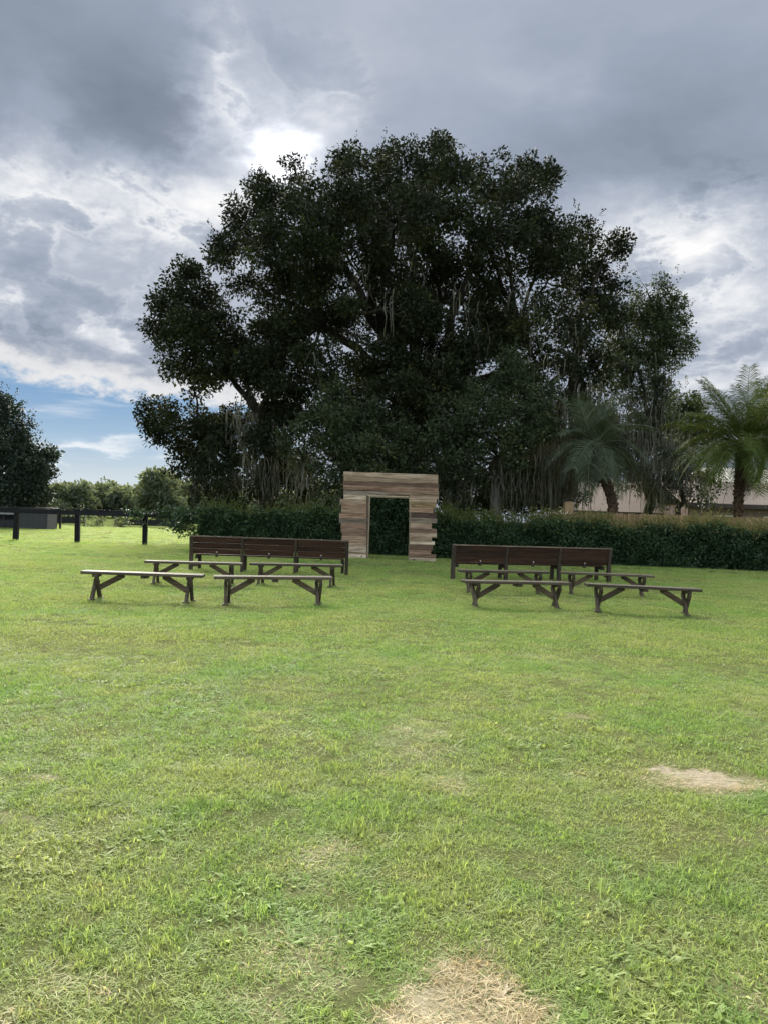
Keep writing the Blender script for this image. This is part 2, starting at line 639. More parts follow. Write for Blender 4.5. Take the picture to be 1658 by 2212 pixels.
M_FAR = mat_leaf('far_tree_leaf', (0.075, 0.096, 0.070), (0.140, 0.168, 0.115), 0.35, 0.05, 0.7, (0.19, 0.205, 0.135))  # distance haze put into the leaf colour, raised paler
M_MOSS = mat_leaf('spanish_moss_strand', (0.054, 0.055, 0.043), (0.135, 0.132, 0.108), 0.15, 0.0, 0.9, (0.24, 0.235, 0.195))
M_PINDO = mat_leaf('grey_green_palm_leaflet', (0.038, 0.054, 0.032), (0.100, 0.125, 0.082), 0.15, 0.05, 0.6, (0.26, 0.285, 0.21))
M_DATE = mat_leaf('green_palm_leaflet', (0.034, 0.054, 0.013), (0.092, 0.122, 0.030), 0.15, 0.05, 0.6, (0.19, 0.20, 0.055))
M_DEADFROND = mat_leaf('dry_palm_leaflet', (0.0360, 0.0270, 0.0210), (0.0840, 0.0690, 0.0540), 0.1, 0.2, 0.7)
M_BARK = mat_plain('oak_bark', (0.018, 0.015, 0.013), (0.045, 0.040, 0.035), 9, 0.95, 0.1, 0.03, (1, 1, 0.3))
M_BARK2 = mat_plain('pale_bark', (0.06, 0.055, 0.047), (0.13, 0.125, 0.105), 7, 0.95, 0.1, 0.02, (1, 1, 0.3))
M_PALMBARK = mat_plain('palm_bark', (0.03, 0.022, 0.017), (0.10, 0.066, 0.045), 10, 0.95, 0.1, 0.03)
M_SEAT = mat_wood('weathered_bench_wood', (0.100, 0.082, 0.056), (0.047, 0.037, 0.025), 0, rough=0.65, spec=0.15)
M_LEG = mat_wood('bench_leg_wood', (0.088, 0.068, 0.047), (0.040, 0.030, 0.020), 2, rough=0.7)
M_BRACE = mat_wood('bench_brace_wood', (0.105, 0.078, 0.048), (0.046, 0.032, 0.020), 0, rough=0.7)
M_BACK = mat_wood('red_brown_stained_board', (0.054, 0.027, 0.016), (0.019, 0.010, 0.007), 0, rough=0.6, spec=0.15)
M_POST = mat_wood('bench_post_wood', (0.050, 0.037, 0.026), (0.024, 0.018, 0.013), 2, rough=0.7)
M_RAIL = mat_wood('bench_rail_wood', (0.17, 0.125, 0.09), (0.085, 0.06, 0.042), 0, rough=0.6)
M_STEEL = mat_plain('dull_steel', (0.35, 0.34, 0.33), (0.5, 0.5, 0.48), 20, 0.5, 0.5, 0.001)
M_PLANK = mat_wood('reclaimed_plank', None, (0.42, 0.36, 0.31), 0, use_obj_color=True, rough=0.8)
M_JAMB = mat_wood('pale_jamb_board', (0.30, 0.245, 0.175), (0.18, 0.14, 0.095), 2, rough=0.8)
M_KNOT = mat_plain('dark_knot', (0.02, 0.016, 0.013), (0.04, 0.03, 0.025), 30, 0.9, 0.1)
M_BLACK = mat_wood('black_fence_paint', (0.010, 0.0105, 0.014), (0.006, 0.006, 0.008), 0, rough=0.6, spec=0.15)
M_BLACKV = mat_wood('black_post_paint', (0.009, 0.009, 0.011), (0.005, 0.005, 0.006), 2, rough=0.6, spec=0.12)
M_PICKET = mat_wood('tan_picket_wood', (0.27, 0.18, 0.095), (0.18, 0.11, 0.055), 2, rough=0.85)
M_FEEDER = mat_wood('orange_tan_wood', (0.30, 0.21, 0.125), (0.20, 0.135, 0.075), 2, rough=0.8)
M_DARKROOF = mat_plain('dark_shingle', (0.035, 0.03, 0.028), (0.06, 0.052, 0.046), 12, 0.9, 0.2)
M_ROOF = mat_plain('beige_roof', (0.27, 0.21, 0.17), (0.34, 0.27, 0.22), 6, 0.8, 0.2, 0.01, (1, 3, 1))
M_ROOF2 = mat_plain('cream_metal_roof', (0.62, 0.60, 0.50), (0.72, 0.70, 0.60), 3, 0.45, 0.4)
M_WALL = mat_plain('brown_house_wall', (0.16, 0.115, 0.09), (0.22, 0.165, 0.135), 4, 0.9, 0.2)
M_FASCIA = mat_plain('dark_brown_fascia', (0.03, 0.021, 0.018), (0.045, 0.033, 0.028), 5, 0.6, 0.3)
M_SHED = mat_plain('grey_siding', (0.034, 0.036, 0.037), (0.048, 0.050, 0.052), 5, 0.7, 0.3)
M_SHEDDARK = mat_plain('dark_shed_paint', (0.012, 0.012, 0.014), (0.02, 0.02, 0.023), 5, 0.7, 0.3)
M_PALEFENCE = mat_plain('pale_fence_paint', (0.16, 0.16, 0.165), (0.22, 0.22, 0.22), 5, 0.7, 0.3)
M_GLASS = mat_plain('window_glass', (0.05, 0.06, 0.07), (0.07, 0.08, 0.09), 3, 0.1, 0.6, 0.0)
M_CORE = mat_plain('hedge_shade_core', (0.008, 0.012, 0.007), (0.016, 0.02, 0.012), 9, 1.0, 0.0, 0.05)  # shade put into the colour of the added hedge core

# ---------------------------------------------------------------- ground
def make_ground():
    n = 161
    gx = np.sign(np.linspace(-1, 1, n)) * np.abs(np.linspace(-1, 1, n)) ** 2.2 * 900
    gy = gx.copy()
    X, Y = np.meshgrid(gx, gy, indexing='xy')
    d = np.hypot(X, Y)
    Z = 0.012 * np.sin(X * 0.9 + 1.3 * np.sin(Y * 0.7)) * np.sin(Y * 1.1 + 0.5) * (d < 40)
    v = np.stack([X, Y, Z], -1).reshape(-1, 3)
    i = np.arange(n - 1)
    a = (i[:, None] * n + i[None, :]).ravel()
    f = np.stack([a, a + 1, a + n + 1, a + n], -1)
    o = link('lawn', np_mesh('lawn', v, f, M_GROUND, smooth=True))
    tag(o, kind='structure')


make_ground()
exec_later = []


# ---------------------------------------------------------------- trees
def clump_leaves(cent, rad, per_m2, leaf, flat=0.8, tint_base=None, ragged=1.0):
    """leaves gathered in clumps; returns verts, faces, tint"""
    cent = np.asarray(cent)
    rad = np.asarray(rad)
    n_each = np.maximum(6, (per_m2 * rad ** 2)).astype(int)
    idx = np.repeat(np.arange(len(cent)), n_each)
    n = len(idx)
    u = unit(n)
    rr = rng.random(n) ** 0.5 * ragged
    off = u * (rr * rad[idx])[:, None]
    off[:, 2] *= flat
    p = cent[idx] + off
    d = u * 0.9 + unit(n) * 0.9 + np.array([0, 0, 0.15])
    d /= np.linalg.norm(d, axis=1)[:, None]
    L = leaf * rng.uniform(0.45, 1.6, n)
    v, f = leaf_quads(p, d, L, L * rng.uniform(0.4, 0.7, n), 0.1)
    ct = rng.random(len(cent)) if tint_base is None else tint_base
    big = np.sin(cent[:, 0] * 0.8 + 1.0) * np.sin(cent[:, 2] * 0.7 + cent[:, 1] * 0.5)
    t = np.clip((ct * 0.55 + 0.16 * big)[idx] + rng.normal(0, 0.15, n) + 0.18, 0, 1)
    return v, f, t


def blob_clumps(blobs, rc, k, shell=0.5, tips=0.35):
    C, Rr = [], []
    for (c, r, dens) in blobs:
        c = np.array(c)
        n = max(3, int(k * dens * (r / rc) ** 2))
        u = unit(n)
        q = r * (shell + (1 - shell) * rng.random(n) ** 0.6)
        pos = c + u * q[:, None] * np.array([1, 1, 0.9])
        C.append(pos)
        Rr.append(rc * rng.uniform(0.6, 1.25, n))
        m = int(n * tips)
        if m:
            u = unit(m)
            u[:, 2] = np.abs(u[:, 2]) * 0.8 + u[:, 2] * 0.2
            pos = c + u * (r * rng.uniform(1.0, 1.22, m))[:, None]
            C.append(pos)
            Rr.append(rc * rng.uniform(0.25, 0.5, m))
    return np.concatenate(C), np.concatenate(Rr)


def sprigs(blobs, per_r, leaf, length, nl=20):
    """thin upright sprays of leaves standing out of the crown surface"""
    P0, D0, Ln = [], [], []
    for (c, r, dens) in blobs:
        n = int(per_r * r * dens + 0.5)
        if not n:
            continue
        u = unit(n)
        u[:, 2] = np.where(u[:, 2] < -0.2, -u[:, 2] * rng.random(n), u[:, 2])
        d = u * 0.8 + np.array([0, 0, 0.75]) + unit(n) * 0.25
        d /= np.linalg.norm(d, axis=1)[:, None]
        P0.append(np.array(c) + u * (r * rng.uniform(0.85, 1.0, n))[:, None])
        D0.append(d)
        Ln.append(length * rng.uniform(0.4, 1.3, n))
    P0, D0, Ln = np.concatenate(P0), np.concatenate(D0), np.concatenate(Ln)
    k = len(P0)
    idx = np.repeat(np.arange(k), nl)
    t = rng.random(len(idx)) ** 0.9
    p = P0[idx] + D0[idx] * (t * Ln[idx])[:, None] + rng.normal(0, 1, (len(idx), 3)) * (0.10 * Ln[idx] * (1.15 - t))[:, None]
    d = D0[idx] * 0.7 + unit(len(idx))
    d /= np.linalg.norm(d, axis=1)[:, None]
    L = leaf * rng.uniform(0.5, 1.1, len(idx))
    v, f = leaf_quads(p, d, L, L * 0.5, 0.1)
    return v, f, np.clip(rng.normal(0.5, 0.2, k)[idx] + t * 0.15, 0, 1)


def curve(a, b, bend, n=7):
    a, b = np.array(a, float), np.array(b, float)
    t = np.linspace(0, 1, n)[:, None]
    mid = (a + b) / 2 + np.array(bend)
    p = (1 - t) ** 2 * a + 2 * t * (1 - t) * mid + t ** 2 * b
    L = np.linalg.norm(b - a)
    p[1:-1] += rng.normal(0, 0.025 * L, (n - 2, 3))
    return p


def limb_paths(base, top, trunk_r, blobs, clumps, twig_per=5, forks=None):
    """trunk, limbs to every leaf mass and twigs inside them"""
    base = np.array(base, float)
    top = np.array(top, float)
    paths = []
    tr = curve(base, top, rng.normal(0, 0.25, 3) * np.array([1, 1, 0]), 8)
    rad = np.linspace(trunk_r, trunk_r * 0.62, 8)
    rad[0] *= 1.35
    paths.append((tr, rad))
    nodes = [top] + [np.array(f, float) for f in (forks or [])]
    for f in nodes[1:]:
        paths.append((curve(top, f, (0, 0, 0.4), 7), np.linspace(trunk_r * 0.46, trunk_r * 0.2, 7)))
    for (c, r, dens) in blobs:
        c = np.array(c)
        dd = [np.linalg.norm(c - f) + max(0, f[2] - c[2]) * 0.6 for f in nodes]
        f = nodes[int(np.argmin(dd))]
        L = np.linalg.norm(c - f)
        r0 = min(trunk_r * 0.2, 0.02 * L + 0.03)
        paths.append((curve(f, c, (0, 0, 0.12 * L), 7), np.linspace(r0, 0.035, 7)))
        if twig_per:
            near = np.where(np.linalg.norm(clumps - c, axis=1) < r * 1.15)[0]
            if len(near):
                for j in rng.choice(near, min(twig_per, len(near)), replace=False):
                    paths.append((curve(c, clumps[j], rng.normal(0, 0.2, 3), 5), np.linspace(0.04, 0.012, 5)))
    return paths


def moss_mesh(name, spots, mat=None):
    """hanging strands: spots = (point, length, strands)"""
    V, F, T, off = [], [], [], 0
    for (p, L, n) in spots:
        p = np.array(p)
        for _ in range(int(n * (2.3 if p[2] < 7.5 else 0.45))):
            q = p + rng.normal(0, 0.30, 3) * np.array([1, 1, 1.3])
            l = L * rng.uniform(0.12, 1.0) ** 1.3
            k = 6
            t = np.linspace(0, 1, k)
            w = 0.030 * (1 - t) ** 0.5 * rng.uniform(0.4, 1.6) * (0.6 + 0.4 * np.sin(t * 9 + rng.random() * 6)) + 0.006
            a = rng.random() * 6.28
            side = np.array([math.cos(a), math.sin(a), 0])
            line = q + np.stack([np.cumsum(rng.normal(0, 0.05, k)), np.cumsum(rng.normal(0, 0.05, k)), -t * l], 1)
            v = np.concatenate([line - side * w[:, None], line + side * w[:, None]])
            f = [(i, i + 1, k + i + 1, k + i) for i in range(k - 1)]
            V.append(v)
            F.append(np.array(f) + off)
            T.append(np.full(k - 1, np.clip(rng.normal(0.45, 0.22), 0, 1)))
            off += 2 * k
    return np_mesh(name, np.concatenate(V), np.concatenate(F), mat or M_MOSS, np.concatenate(T))


def tree(name, label, cat, base, top, trunk_r, blobs, leaf_mat, rc=0.7, k=2.4, per_m2=330, leaf=0.15, group=None,
         forks=None, bark=None, twig_per=5, shell=0.5, tips=0.35, moss=None, sides=7, trunk_name='trunk', spray=0.0, spray_len=0.7):
    base = Vector(base)
    t = thing(name, label, cat, base, 0, group)
    bl = [(np.array(c) - np.array(base), r, d) for (c, r, d) in blobs]
    C, Rr = blob_clumps(bl, rc, k, shell, tips)
    ok = C[:, 2] > 0.15
    C, Rr = C[ok], Rr[ok]
    v, f, tt = clump_leaves(C, Rr, per_m2, leaf)
    if spray:
        v2, f2, t2 = sprigs(bl, spray, leaf, spray_len)
        v, f, tt = np.concatenate([v, v2]), np.concatenate([f, f2 + len(v)]), np.concatenate([tt, t2])
    link('crown', np_mesh('crown', v, f, leaf_mat, tt), t)
    fk = [Vector(q) - base for q in forks] if forks else None
    paths = limb_paths((0, 0, -0.1), Vector(top) - base, trunk_r, bl, C, twig_per, fk)
    v, f = tubes(paths, sides)
    link(trunk_name, np_mesh('trunk', v, f, bark or M_BARK, smooth=True), t)
    if moss:
        m = link('spanish_moss', moss_mesh('spanish_moss', [(np.array(q) - np.array(base), l, n) for (q, l, n) in moss]), t)
        m['kind'] = 'stuff'
    return t


def B(depth, rows, shrink=1.0):
    """leaf masses measured in the photograph at a distance: (px, py, r_px, depth offset, density)"""
    out = []
    for (x, y, r, dz, dens) in rows:
        D = depth + dz
        out.append((P(x, y, D), r * shrink * D / F0, dens))
    return out


# the great oak
D1 = 39.0
main_rows = [
    (620, 425, 72, -2, 1), (545, 480, 66, 1, 1), (690, 430, 74, -4, 1), (560, 400, 30, 0, .9), (640, 375, 34, 1, .9),
    (800, 385, 76, -3, 1), (880, 385, 78, 2, 1), (945, 345, 48, -2, 1), (955, 310, 22, -1, .8), (980, 410, 66, -5, 1),
    (1060, 395, 66, 0, 1), (1130, 385, 56, 2, 1), (1180, 385, 28, 1, .7), (1120, 450, 72, -4, 1), (1235, 515, 66, -1, 1),
    (1310, 545, 40, 0, .9), (1180, 520, 66, -4, 1), (1285, 610, 62, 1, 1), (760, 350, 34, 0, .8), (860, 335, 34, 0, .8),
    (495, 540, 48, -1, 1), (590, 530, 70, -4, 1), (690, 520, 70, -6, 1), (800, 460, 66, 4, 1), (900, 460, 60, 5, .8),
    (1010, 480, 66, -6, .9), (1090, 530, 66, -6, .9), (1180, 610, 70, -3, .9), (520, 610, 40, 0, .7), (770, 450, 60, -7, 1), (890, 455, 60, -7, 1),
    (610, 630, 60, -2, 1.00), (700, 620, 56, -4, 1.00), (760, 560, 40, -3, 0.82), (850, 555, 42, -1, 0.65), (930, 560, 44, -3, 0.76), (1000, 580, 46, -2, 0.82),
    (1080, 630, 52, -3, 0.89), (1150, 700, 58, -4, 1.00), (1240, 700, 62, -2, 1.00), (1310, 680, 44, 0, 1.00), (1330, 610, 30, 1, 1.00),
    (650, 710, 54, -3, 1.00), (740, 700, 44, -2, 0.69), (830, 660, 40, 1, 0.51), (870, 730, 36, 2, 0.49), (950, 680, 36, 0, 0.51), (1020, 690, 50, -2, 0.82),
    (720, 790, 54, -4, 1.00), (1000, 770, 50, -3, 0.82), (1080, 740, 54, -3, 1.00), (1180, 790, 58, -3, 1.00), (1270, 790, 50, -1, 1.00), (820, 800, 56, -2, 0.82),
    (1240, 870, 50, -2, 1.00), (860, 850, 60, -5, 1.00), (960, 860, 54, -5, 1.00), (930, 920, 60, -4, 1.00), (790, 900, 56, -4, 1.00), (900, 850, 70, 2, 1.00), (760, 880, 70, 2, 1.00), (1010, 880, 80, 3, 1.00), (1120, 900, 70, 3, 1.00), (860, 960, 80, 3, 1.00), (1000, 1000, 70, 3, 1.00),
    (780, 990, 60, 3, 1.00), (1150, 1000, 60, 3, 1.00),
    (640, 590, 50, 2, .9), (700, 660, 50, 2, .8), (590, 690, 54, 1, .9), (620, 770, 60, 0, .9), (660, 830, 54, 0, .9), (780, 600, 44, 3, .7), (800, 720, 46, 3, .6), (900, 620, 44, 4, .55), (1040, 660, 50, 3, .7),
    (1090, 690, 50, 3, .8), (970, 640, 46, 3, .5), (1110, 820, 56, 2, .9), (930, 790, 44, 3, .6), (760, 800, 50, 3, .8), (1210, 930, 60, 2, 1), (1190, 1000, 56, 2, 1), (1250, 1000, 56, 3, .9),
    (1230, 1050, 40, 3, .8), (1290, 960, 56, 3, .9), (970, 1060, 46, 3, .9), (1050, 1070, 44, 3, .9), (1120, 1070, 44, 3, .9), (1180, 1070, 40, 3, .8), (900, 1050, 46, 3, .9), (820, 1060, 46, 3, .9),
]
for _ in range(46):
    main_rows.append((random.uniform(640, 1160), random.uniform(500, 790), random.uniform(20, 34), random.uniform(-6, 6), 0.8))
main_rows += [(1100, 1092, 36, 3, 1), (1150, 1096, 36, 3, 1), (1010, 1092, 36, 3, 1), (960, 1096, 36, 3, 1), (1200, 1090, 36, 3, 1), (1060, 1096, 36, 4, 1)]
main_rows += [(905, 715, 44, -3, .75), (950, 750, 44, -2, .8), (985, 690, 42, -4, .7), (880, 655, 36, -3, .6), (1020, 760, 48, -4, .9), (935, 690, 38, -5, .6), (860, 780, 48, -4, .85), (965, 800, 50, -4, .9), (800, 745, 44, -4, .7), (1050, 700, 44, -3, .8)]
base1 = Vector((P(880, 1100, D1).x, D1, 0))
moss1 = []
for (x, y, L) in [(835, 640, 2.2), (805, 590, 1.4), (1035, 700, 2.2), (1000, 640, 1.4), (1130, 640, 1.5), (1185, 780, 2.4), (1160, 690, 1.5),
                  (1230, 720, 1.3), (1250, 900, 2.5), (1215, 870, 2.4), (1280, 860, 2.2), (1120, 620, 1.0), (960, 1010, 1.4), (985, 1030, 1.2),
                  (1060, 1010, 1.5), (1180, 960, 2.3), (1200, 980, 2.2), (1150, 980, 2.0), (1170, 1010, 2.2), (1210, 1020, 2.2), (1240, 1030, 2.0), (1130, 1020, 1.8), (1090, 1030, 1.6), (1265, 1000, 2.2), (1190, 1040, 1.8), (970, 1040, 1.4), (1225, 940, 2.6), (880, 560, 1.1), (700, 760, 1.2), (1290, 900, 2.2), (935, 760, 1.2)]:
    moss1.append((P(x, y, D1 - 5), L, 26))
tree('live_oak', 'huge dark spreading oak with a broad crown behind the plank arch', 'tree', base1, P(905, 870, D1), 0.75,
     B(D1, main_rows, 0.88), M_OAK, spray=9, rc=0.72, k=4.3, per_m2=620, leaf=0.15, twig_per=4, moss=moss1,
     forks=[P(950, 650, D1), P(800, 650, D1 - 1), P(690, 700, D1 - 2), P(1120, 700, D1 - 2), P(1240, 780, D1 - 1), P(720, 520, D1), P(880, 520, D1 + 1), P(1040, 520, D1)])

# the left oak, leaning over the fence line
D2 = 37.0
left_rows = [
    (400, 600, 36, 0, 1), (385, 655, 50, -1, 1), (440, 660, 50, 1, 1), (350, 715, 40, 0, 1), (410, 725, 56, -2, 1), (480, 710, 56, 0, 1), (345, 650, 18, 0, .6),
    (385, 785, 40, -1, .85), (450, 790, 54, -1, 1), (530, 780, 60, 1, .95), (590, 740, 60, 1, .9), (600, 830, 50, -1, .8), (420, 842, 22, 0, .5),
    (335, 895, 34, 0, .9), (375, 900, 40, -1, .8), (330, 930, 24, 0, .7), (400, 960, 44, 0, .95), (385, 1010, 26, 0, .7), (450, 940, 46, -1, .8), (505, 915, 34, 1, .55),
    (470, 1010, 50, -1, .9), (450, 1060, 34, -1, .6), (540, 890, 36, 1, .5), (600, 920, 44, 0, .7), (520, 1050, 36, 2, .6), (580, 1050, 30, 2, .5), (640, 1000, 44, 2, .7),
    (650, 890, 50, 0, 1), (605, 870, 44, 1, .9), (575, 960, 44, -1, .9), (480, 1065, 30, 0, .7), (445, 905, 32, 1, .8), (495, 945, 44, 0, .9), (560, 1025, 34, 0, .8), (525, 990, 36, 1, .8), (470, 965, 40, 0, .9), (430, 1020, 30, 0, .8), (620, 1050, 40, 1, .8), (665, 1050, 36, 2, .8), (560, 790, 50, -1, .9),
    (500, 1075, 30, 0, .7), (590, 1000, 44, 1, .9),
]
moss2 = []
for (x, y, L) in [(530, 930, 2.4), (545, 960, 2.4), (520, 900, 1.8), (560, 1000, 1.8), (600, 990, 2.0), (590, 1020, 1.6), (470, 1030, 1.2), (500, 1040, 1.2), (640, 990, 1.5),
                  (545, 900, 1.4), (650, 1010, 1.5), (615, 930, 1.5), (430, 1040, 0.9), (660, 960, 1.4)]:
    moss2.append((P(x, y, D2 - 1), L, 22))
tree('live_oak', 'ragged dark oak on the left leaning over the pasture fence', 'tree', Vector((P(575, 1110, D2).x, D2, 0)), P(560, 900, D2), 0.38,
     B(D2, left_rows, 0.90), M_OAK, spray=11, rc=0.6, k=5.4, per_m2=620, leaf=0.15, twig_per=4, moss=moss2,
     forks=[P(520, 800, D2), P(430, 740, D2), P(430, 930, D2), P(600, 820, D2)])

# bushy trees in front of the great oak
D4 = 33.5
rows4 = [(1090, 800, 34, 0, 1), (1060, 840, 50, 0, 1), (1130, 840, 50, 0, 1), (1180, 860, 34, -.5, .9), (1000, 860, 40, .5, .9), (1020, 910, 55, -1, 1), (1100, 900, 60, -1, 1),
         (1160, 930, 50, -.5, 1), (970, 930, 38, -1, .9), (1000, 980, 55, -1, 1), (1080, 980, 60, -1, 1), (1140, 1000, 46, 0, .8), (960, 1000, 40, -.5, .9), (980, 1050, 40, 0, .6), (1050, 1040, 44, 0, .6), (1060, 1085, 34, 1.5, 1), (1110, 1088, 34, 1.5, 1), (1150, 1085, 36, 1.8, 1), (1010, 1088, 34, 1.5, 1), (1190, 1088, 32, 2, 1), (1085, 1060, 36, 2, 1)]
tree('bushy_tree', 'mid green rounded bushy tree just right of the arch', 'tree', Vector((P(1083, 1100, D4).x, D4, 0)), P(1080, 990, D4), 0.30,
     B(D4, [(x + random.uniform(-16, 16), y + random.uniform(-16, 16), r * random.uniform(.6, 1.0), dz * 1.6, d) for x, y, r, dz, d in rows4 + [(1085, 775, 18, 0, .8), (1195, 840, 18, 0, .7), (960, 880, 18, 0, .7)]]), M_BUSH, spray=20, spray_len=0.8, rc=0.5, k=5.0, per_m2=720, leaf=0.12, twig_per=3, bark=M_BARK2,
     moss=[(P(x, y, D4 - .6), L, 20) for (x, y, L) in ((1075, 1010, 1.6), (1090, 1020, 1.6), (960, 1020, 1.3), (985, 1035, 1.0), (1120, 1010, 1.4), (1170, 980, 2.2), (1195, 980, 2.2))])
D5 = 33.0
rows5 = [(735, 875, 46, 0, 1), (690, 880, 36, 0, .9), (790, 890, 44, 0, 1), (700, 930, 56, -.5, 1), (770, 940, 60, -.5, 1), (650, 950, 44, 0, .9), (830, 950, 46, 0, .9),
         (870, 980, 44, 0, .9), (720, 990, 56, -.5, 1), (800, 1000, 56, -.5, 1), (640, 1000, 34, 0, .7), (690, 1040, 40, 0, .7), (860, 1020, 50, 0, .9), (760, 1050, 50, 0, .8), (910, 1010, 34, .4, .9)]
tree('bushy_tree', 'mid green bushy tree directly behind the top of the arch', 'tree', Vector((P(745, 1100, D5).x, D5, 0)), P(745, 1000, D5), 0.24,
     B(D5, [(x + random.uniform(-16, 16), y + random.uniform(-16, 16), r * random.uniform(.6, 1.0), dz * 1.6, d) for x, y, r, dz, d in rows5 + [(725, 840, 18, 0, .8), (650, 900, 18, 0, .7), (860, 930, 20, 0, .8)]]), M_BUSH, spray=20, spray_len=0.8, rc=0.5, k=5.0, per_m2=720, leaf=0.12, twig_per=3,
     moss=[(P(x, y, D5 - .3), L, 14) for (x, y, L) in ((660, 1010, 1.3), (690, 1030, 1.2), (640, 1020, 1.2))])

# paler oak on the right with long moss
D3 = 43.0
rows3 = [(1340, 720, 44, 0, .9), (1365, 660, 34, 0, .7), (1335, 790, 46, -1, .9), (1430, 615, 26, 0, .55), (1460, 640, 24, 0, .5), (1400, 640, 32, 0, .6), (1375, 690, 36, 1, .7), (1440, 690, 44, 0, 1), (1465, 690, 26, 0, .7), (1400, 740, 54, 0, 1.3),
         (1450, 750, 42, 0, 1.2), (1410, 690, 40, 1, 1), (1350, 760, 44, 1, .8), (1380, 800, 50, 0, .9), (1430, 810, 36, 0, .85), (1330, 840, 50, 1, .9), (1400, 860, 46, 0, .9), (1440, 860, 24, 0, .6),
         (1360, 910, 50, 0, .85), (1430, 910, 44, 0, .85), (1300, 920, 50, 2, .9), (1400, 970, 46, 0, .7), (1340, 980, 46, 1, .7), (1440, 970, 40, 1, .7), (1310, 990, 46, -1, .9), (1350, 1030, 36, 0, .8), (1390, 1030, 36, 0, .8), (1280, 930, 46, -1, .9)]
moss3 = [(P(x, y, D3 - 1.2), L, 24) for (x, y, L) in ((1300, 960, 2.6), (1330, 1000, 2.2), (1285, 1000, 2.2), (1360, 1000, 2.2), (1390, 1010, 2.2), (1420, 1020, 2.0), (1345, 940, 2.8), (1400, 790, 2.4), (1430, 830, 2.6), (1370, 820, 2.4), (1410, 880, 3.2), (1390, 930, 3.0), (1440, 900, 3.0), (1425, 950, 2.6),
         (1350, 900, 3.0), (1330, 880, 2.4), (1460, 950, 2.6), (1370, 960, 2.6), (1410, 980, 2.2), (1440, 850, 2.0), (1380, 870, 2.4), (1310, 930, 2.2), (1475, 980, 2.2), (1455, 1000, 1.8))]
tree('pale_oak', 'paler open oak at the right hung with long grey moss', 'tree', Vector((P(1405, 1100, D3).x, D3, 0)), P(1405, 930, D3), 0.34,
     B(D3, rows3), M_OAK2, spray=14, rc=0.5, k=3.4, per_m2=520, leaf=0.14, twig_per=6, moss=moss3,
     forks=[P(1430, 740, D3), P(1370, 780, D3)])

# small tree hung with moss between the palms, and the trees behind the date palm
D6 = 40.0
tree('mossy_tree', 'small mossy tree between the two palms behind the hedge', 'tree', Vector((P(1480, 1100, D6).x, D6, 0)), P(1470, 1030, D6), 0.2,
     B(D6, [(1450, 1000, 36, 0, .8), (1500, 1010, 34, 0, .7), (1420, 1040, 34, 0, .7), (1470, 1050, 34, 0, .7), (1540, 1040, 26, 0, .7), (1520, 1070, 24, 0, .6), (1430, 1085, 22, 0, .7)]),
     M_BUSH, rc=0.45, k=3.4, per_m2=420, leaf=0.14, twig_per=4,
     moss=[(P(x, y, D6 - .6), L, 20) for (x, y, L) in ((1440, 1010, 2.0), (1470, 1010, 2.2), (1500, 1020, 1.8), (1420, 1040, 1.6), (1520, 1030, 1.4), (1455, 1050, 1.4), (1410, 1000, 1.8))])
D7 = 52.0
tree('background_tree', 'rounded green tree behind the house left of the tall palm', 'tree', Vector((P(1480, 1100, D7).x, D7, 0)), P(1480, 960, D7), 0.28,
     B(D7, [(1470, 870, 30, 0, 1), (1440, 890, 30, 0, 1), (1500, 890, 24, 0, .9), (1480, 920, 46, 0, 1), (1430, 930, 40, 0, 1), (1520, 930, 30, 0, .9), (1470, 970, 46, 0, .9), (1540, 960, 34, 0, .9)]),
     M_OAK2, spray=10, rc=0.6, k=4.0, per_m2=330, leaf=0.19, twig_per=3)
tree('background_tree', 'green tree rising behind the tall palm at the right edge', 'tree', Vector((P(1640, 1100, D7).x, D7, 0)), P(1640, 960, D7), 0.28,
     B(D7, [(1665, 850, 26, 0, .8), (1700, 850, 40, 0, 1), (1665, 900, 36, 0, .9), (1720, 910, 60, 0, 1), (1640, 950, 34, 0, .9), (1690, 960, 44, 0, .9)]),
     M_OAK2, spray=10, rc=0.6, k=4.0, per_m2=330, leaf=0.19, twig_per=3)

# dark tree at the left edge over the shed
D8 = 52.0
rows8 = [(10, 900, 40, 0, 1), (-40, 890, 50, 0, 1), (35, 930, 32, 0, .9), (-10, 950, 56, -1, 1), (45, 980, 34, 0, .9), (80, 970, 22, 0, .7), (100, 1000, 26, 0, .8), (60, 1020, 46, -1, 1),
         (0, 1020, 60, -1, 1), (-70, 980, 70, 0, 1), (100, 1040, 26, 0, .8), (40, 1070, 46, -1, 1), (-30, 1070, 50, -1, 1), (85, 1070, 26, 0, .8), (-90, 1060, 60, 0, 1), (120, 985, 12, 0, .5), (10, 870, 14, 0, .6)]
tree('dark_tree', 'dark blue green tree above the low shed at left edge', 'tree', Vector((P(-10, 1100, D8).x, D8 + 1, 0)), P(-10, 1040, D8), 0.4,
     B(D8, rows8), M_LEFT, spray=16, spray_len=1.0, rc=0.6, k=4.6, per_m2=420, leaf=0.18, twig_per=3, tips=0.55)

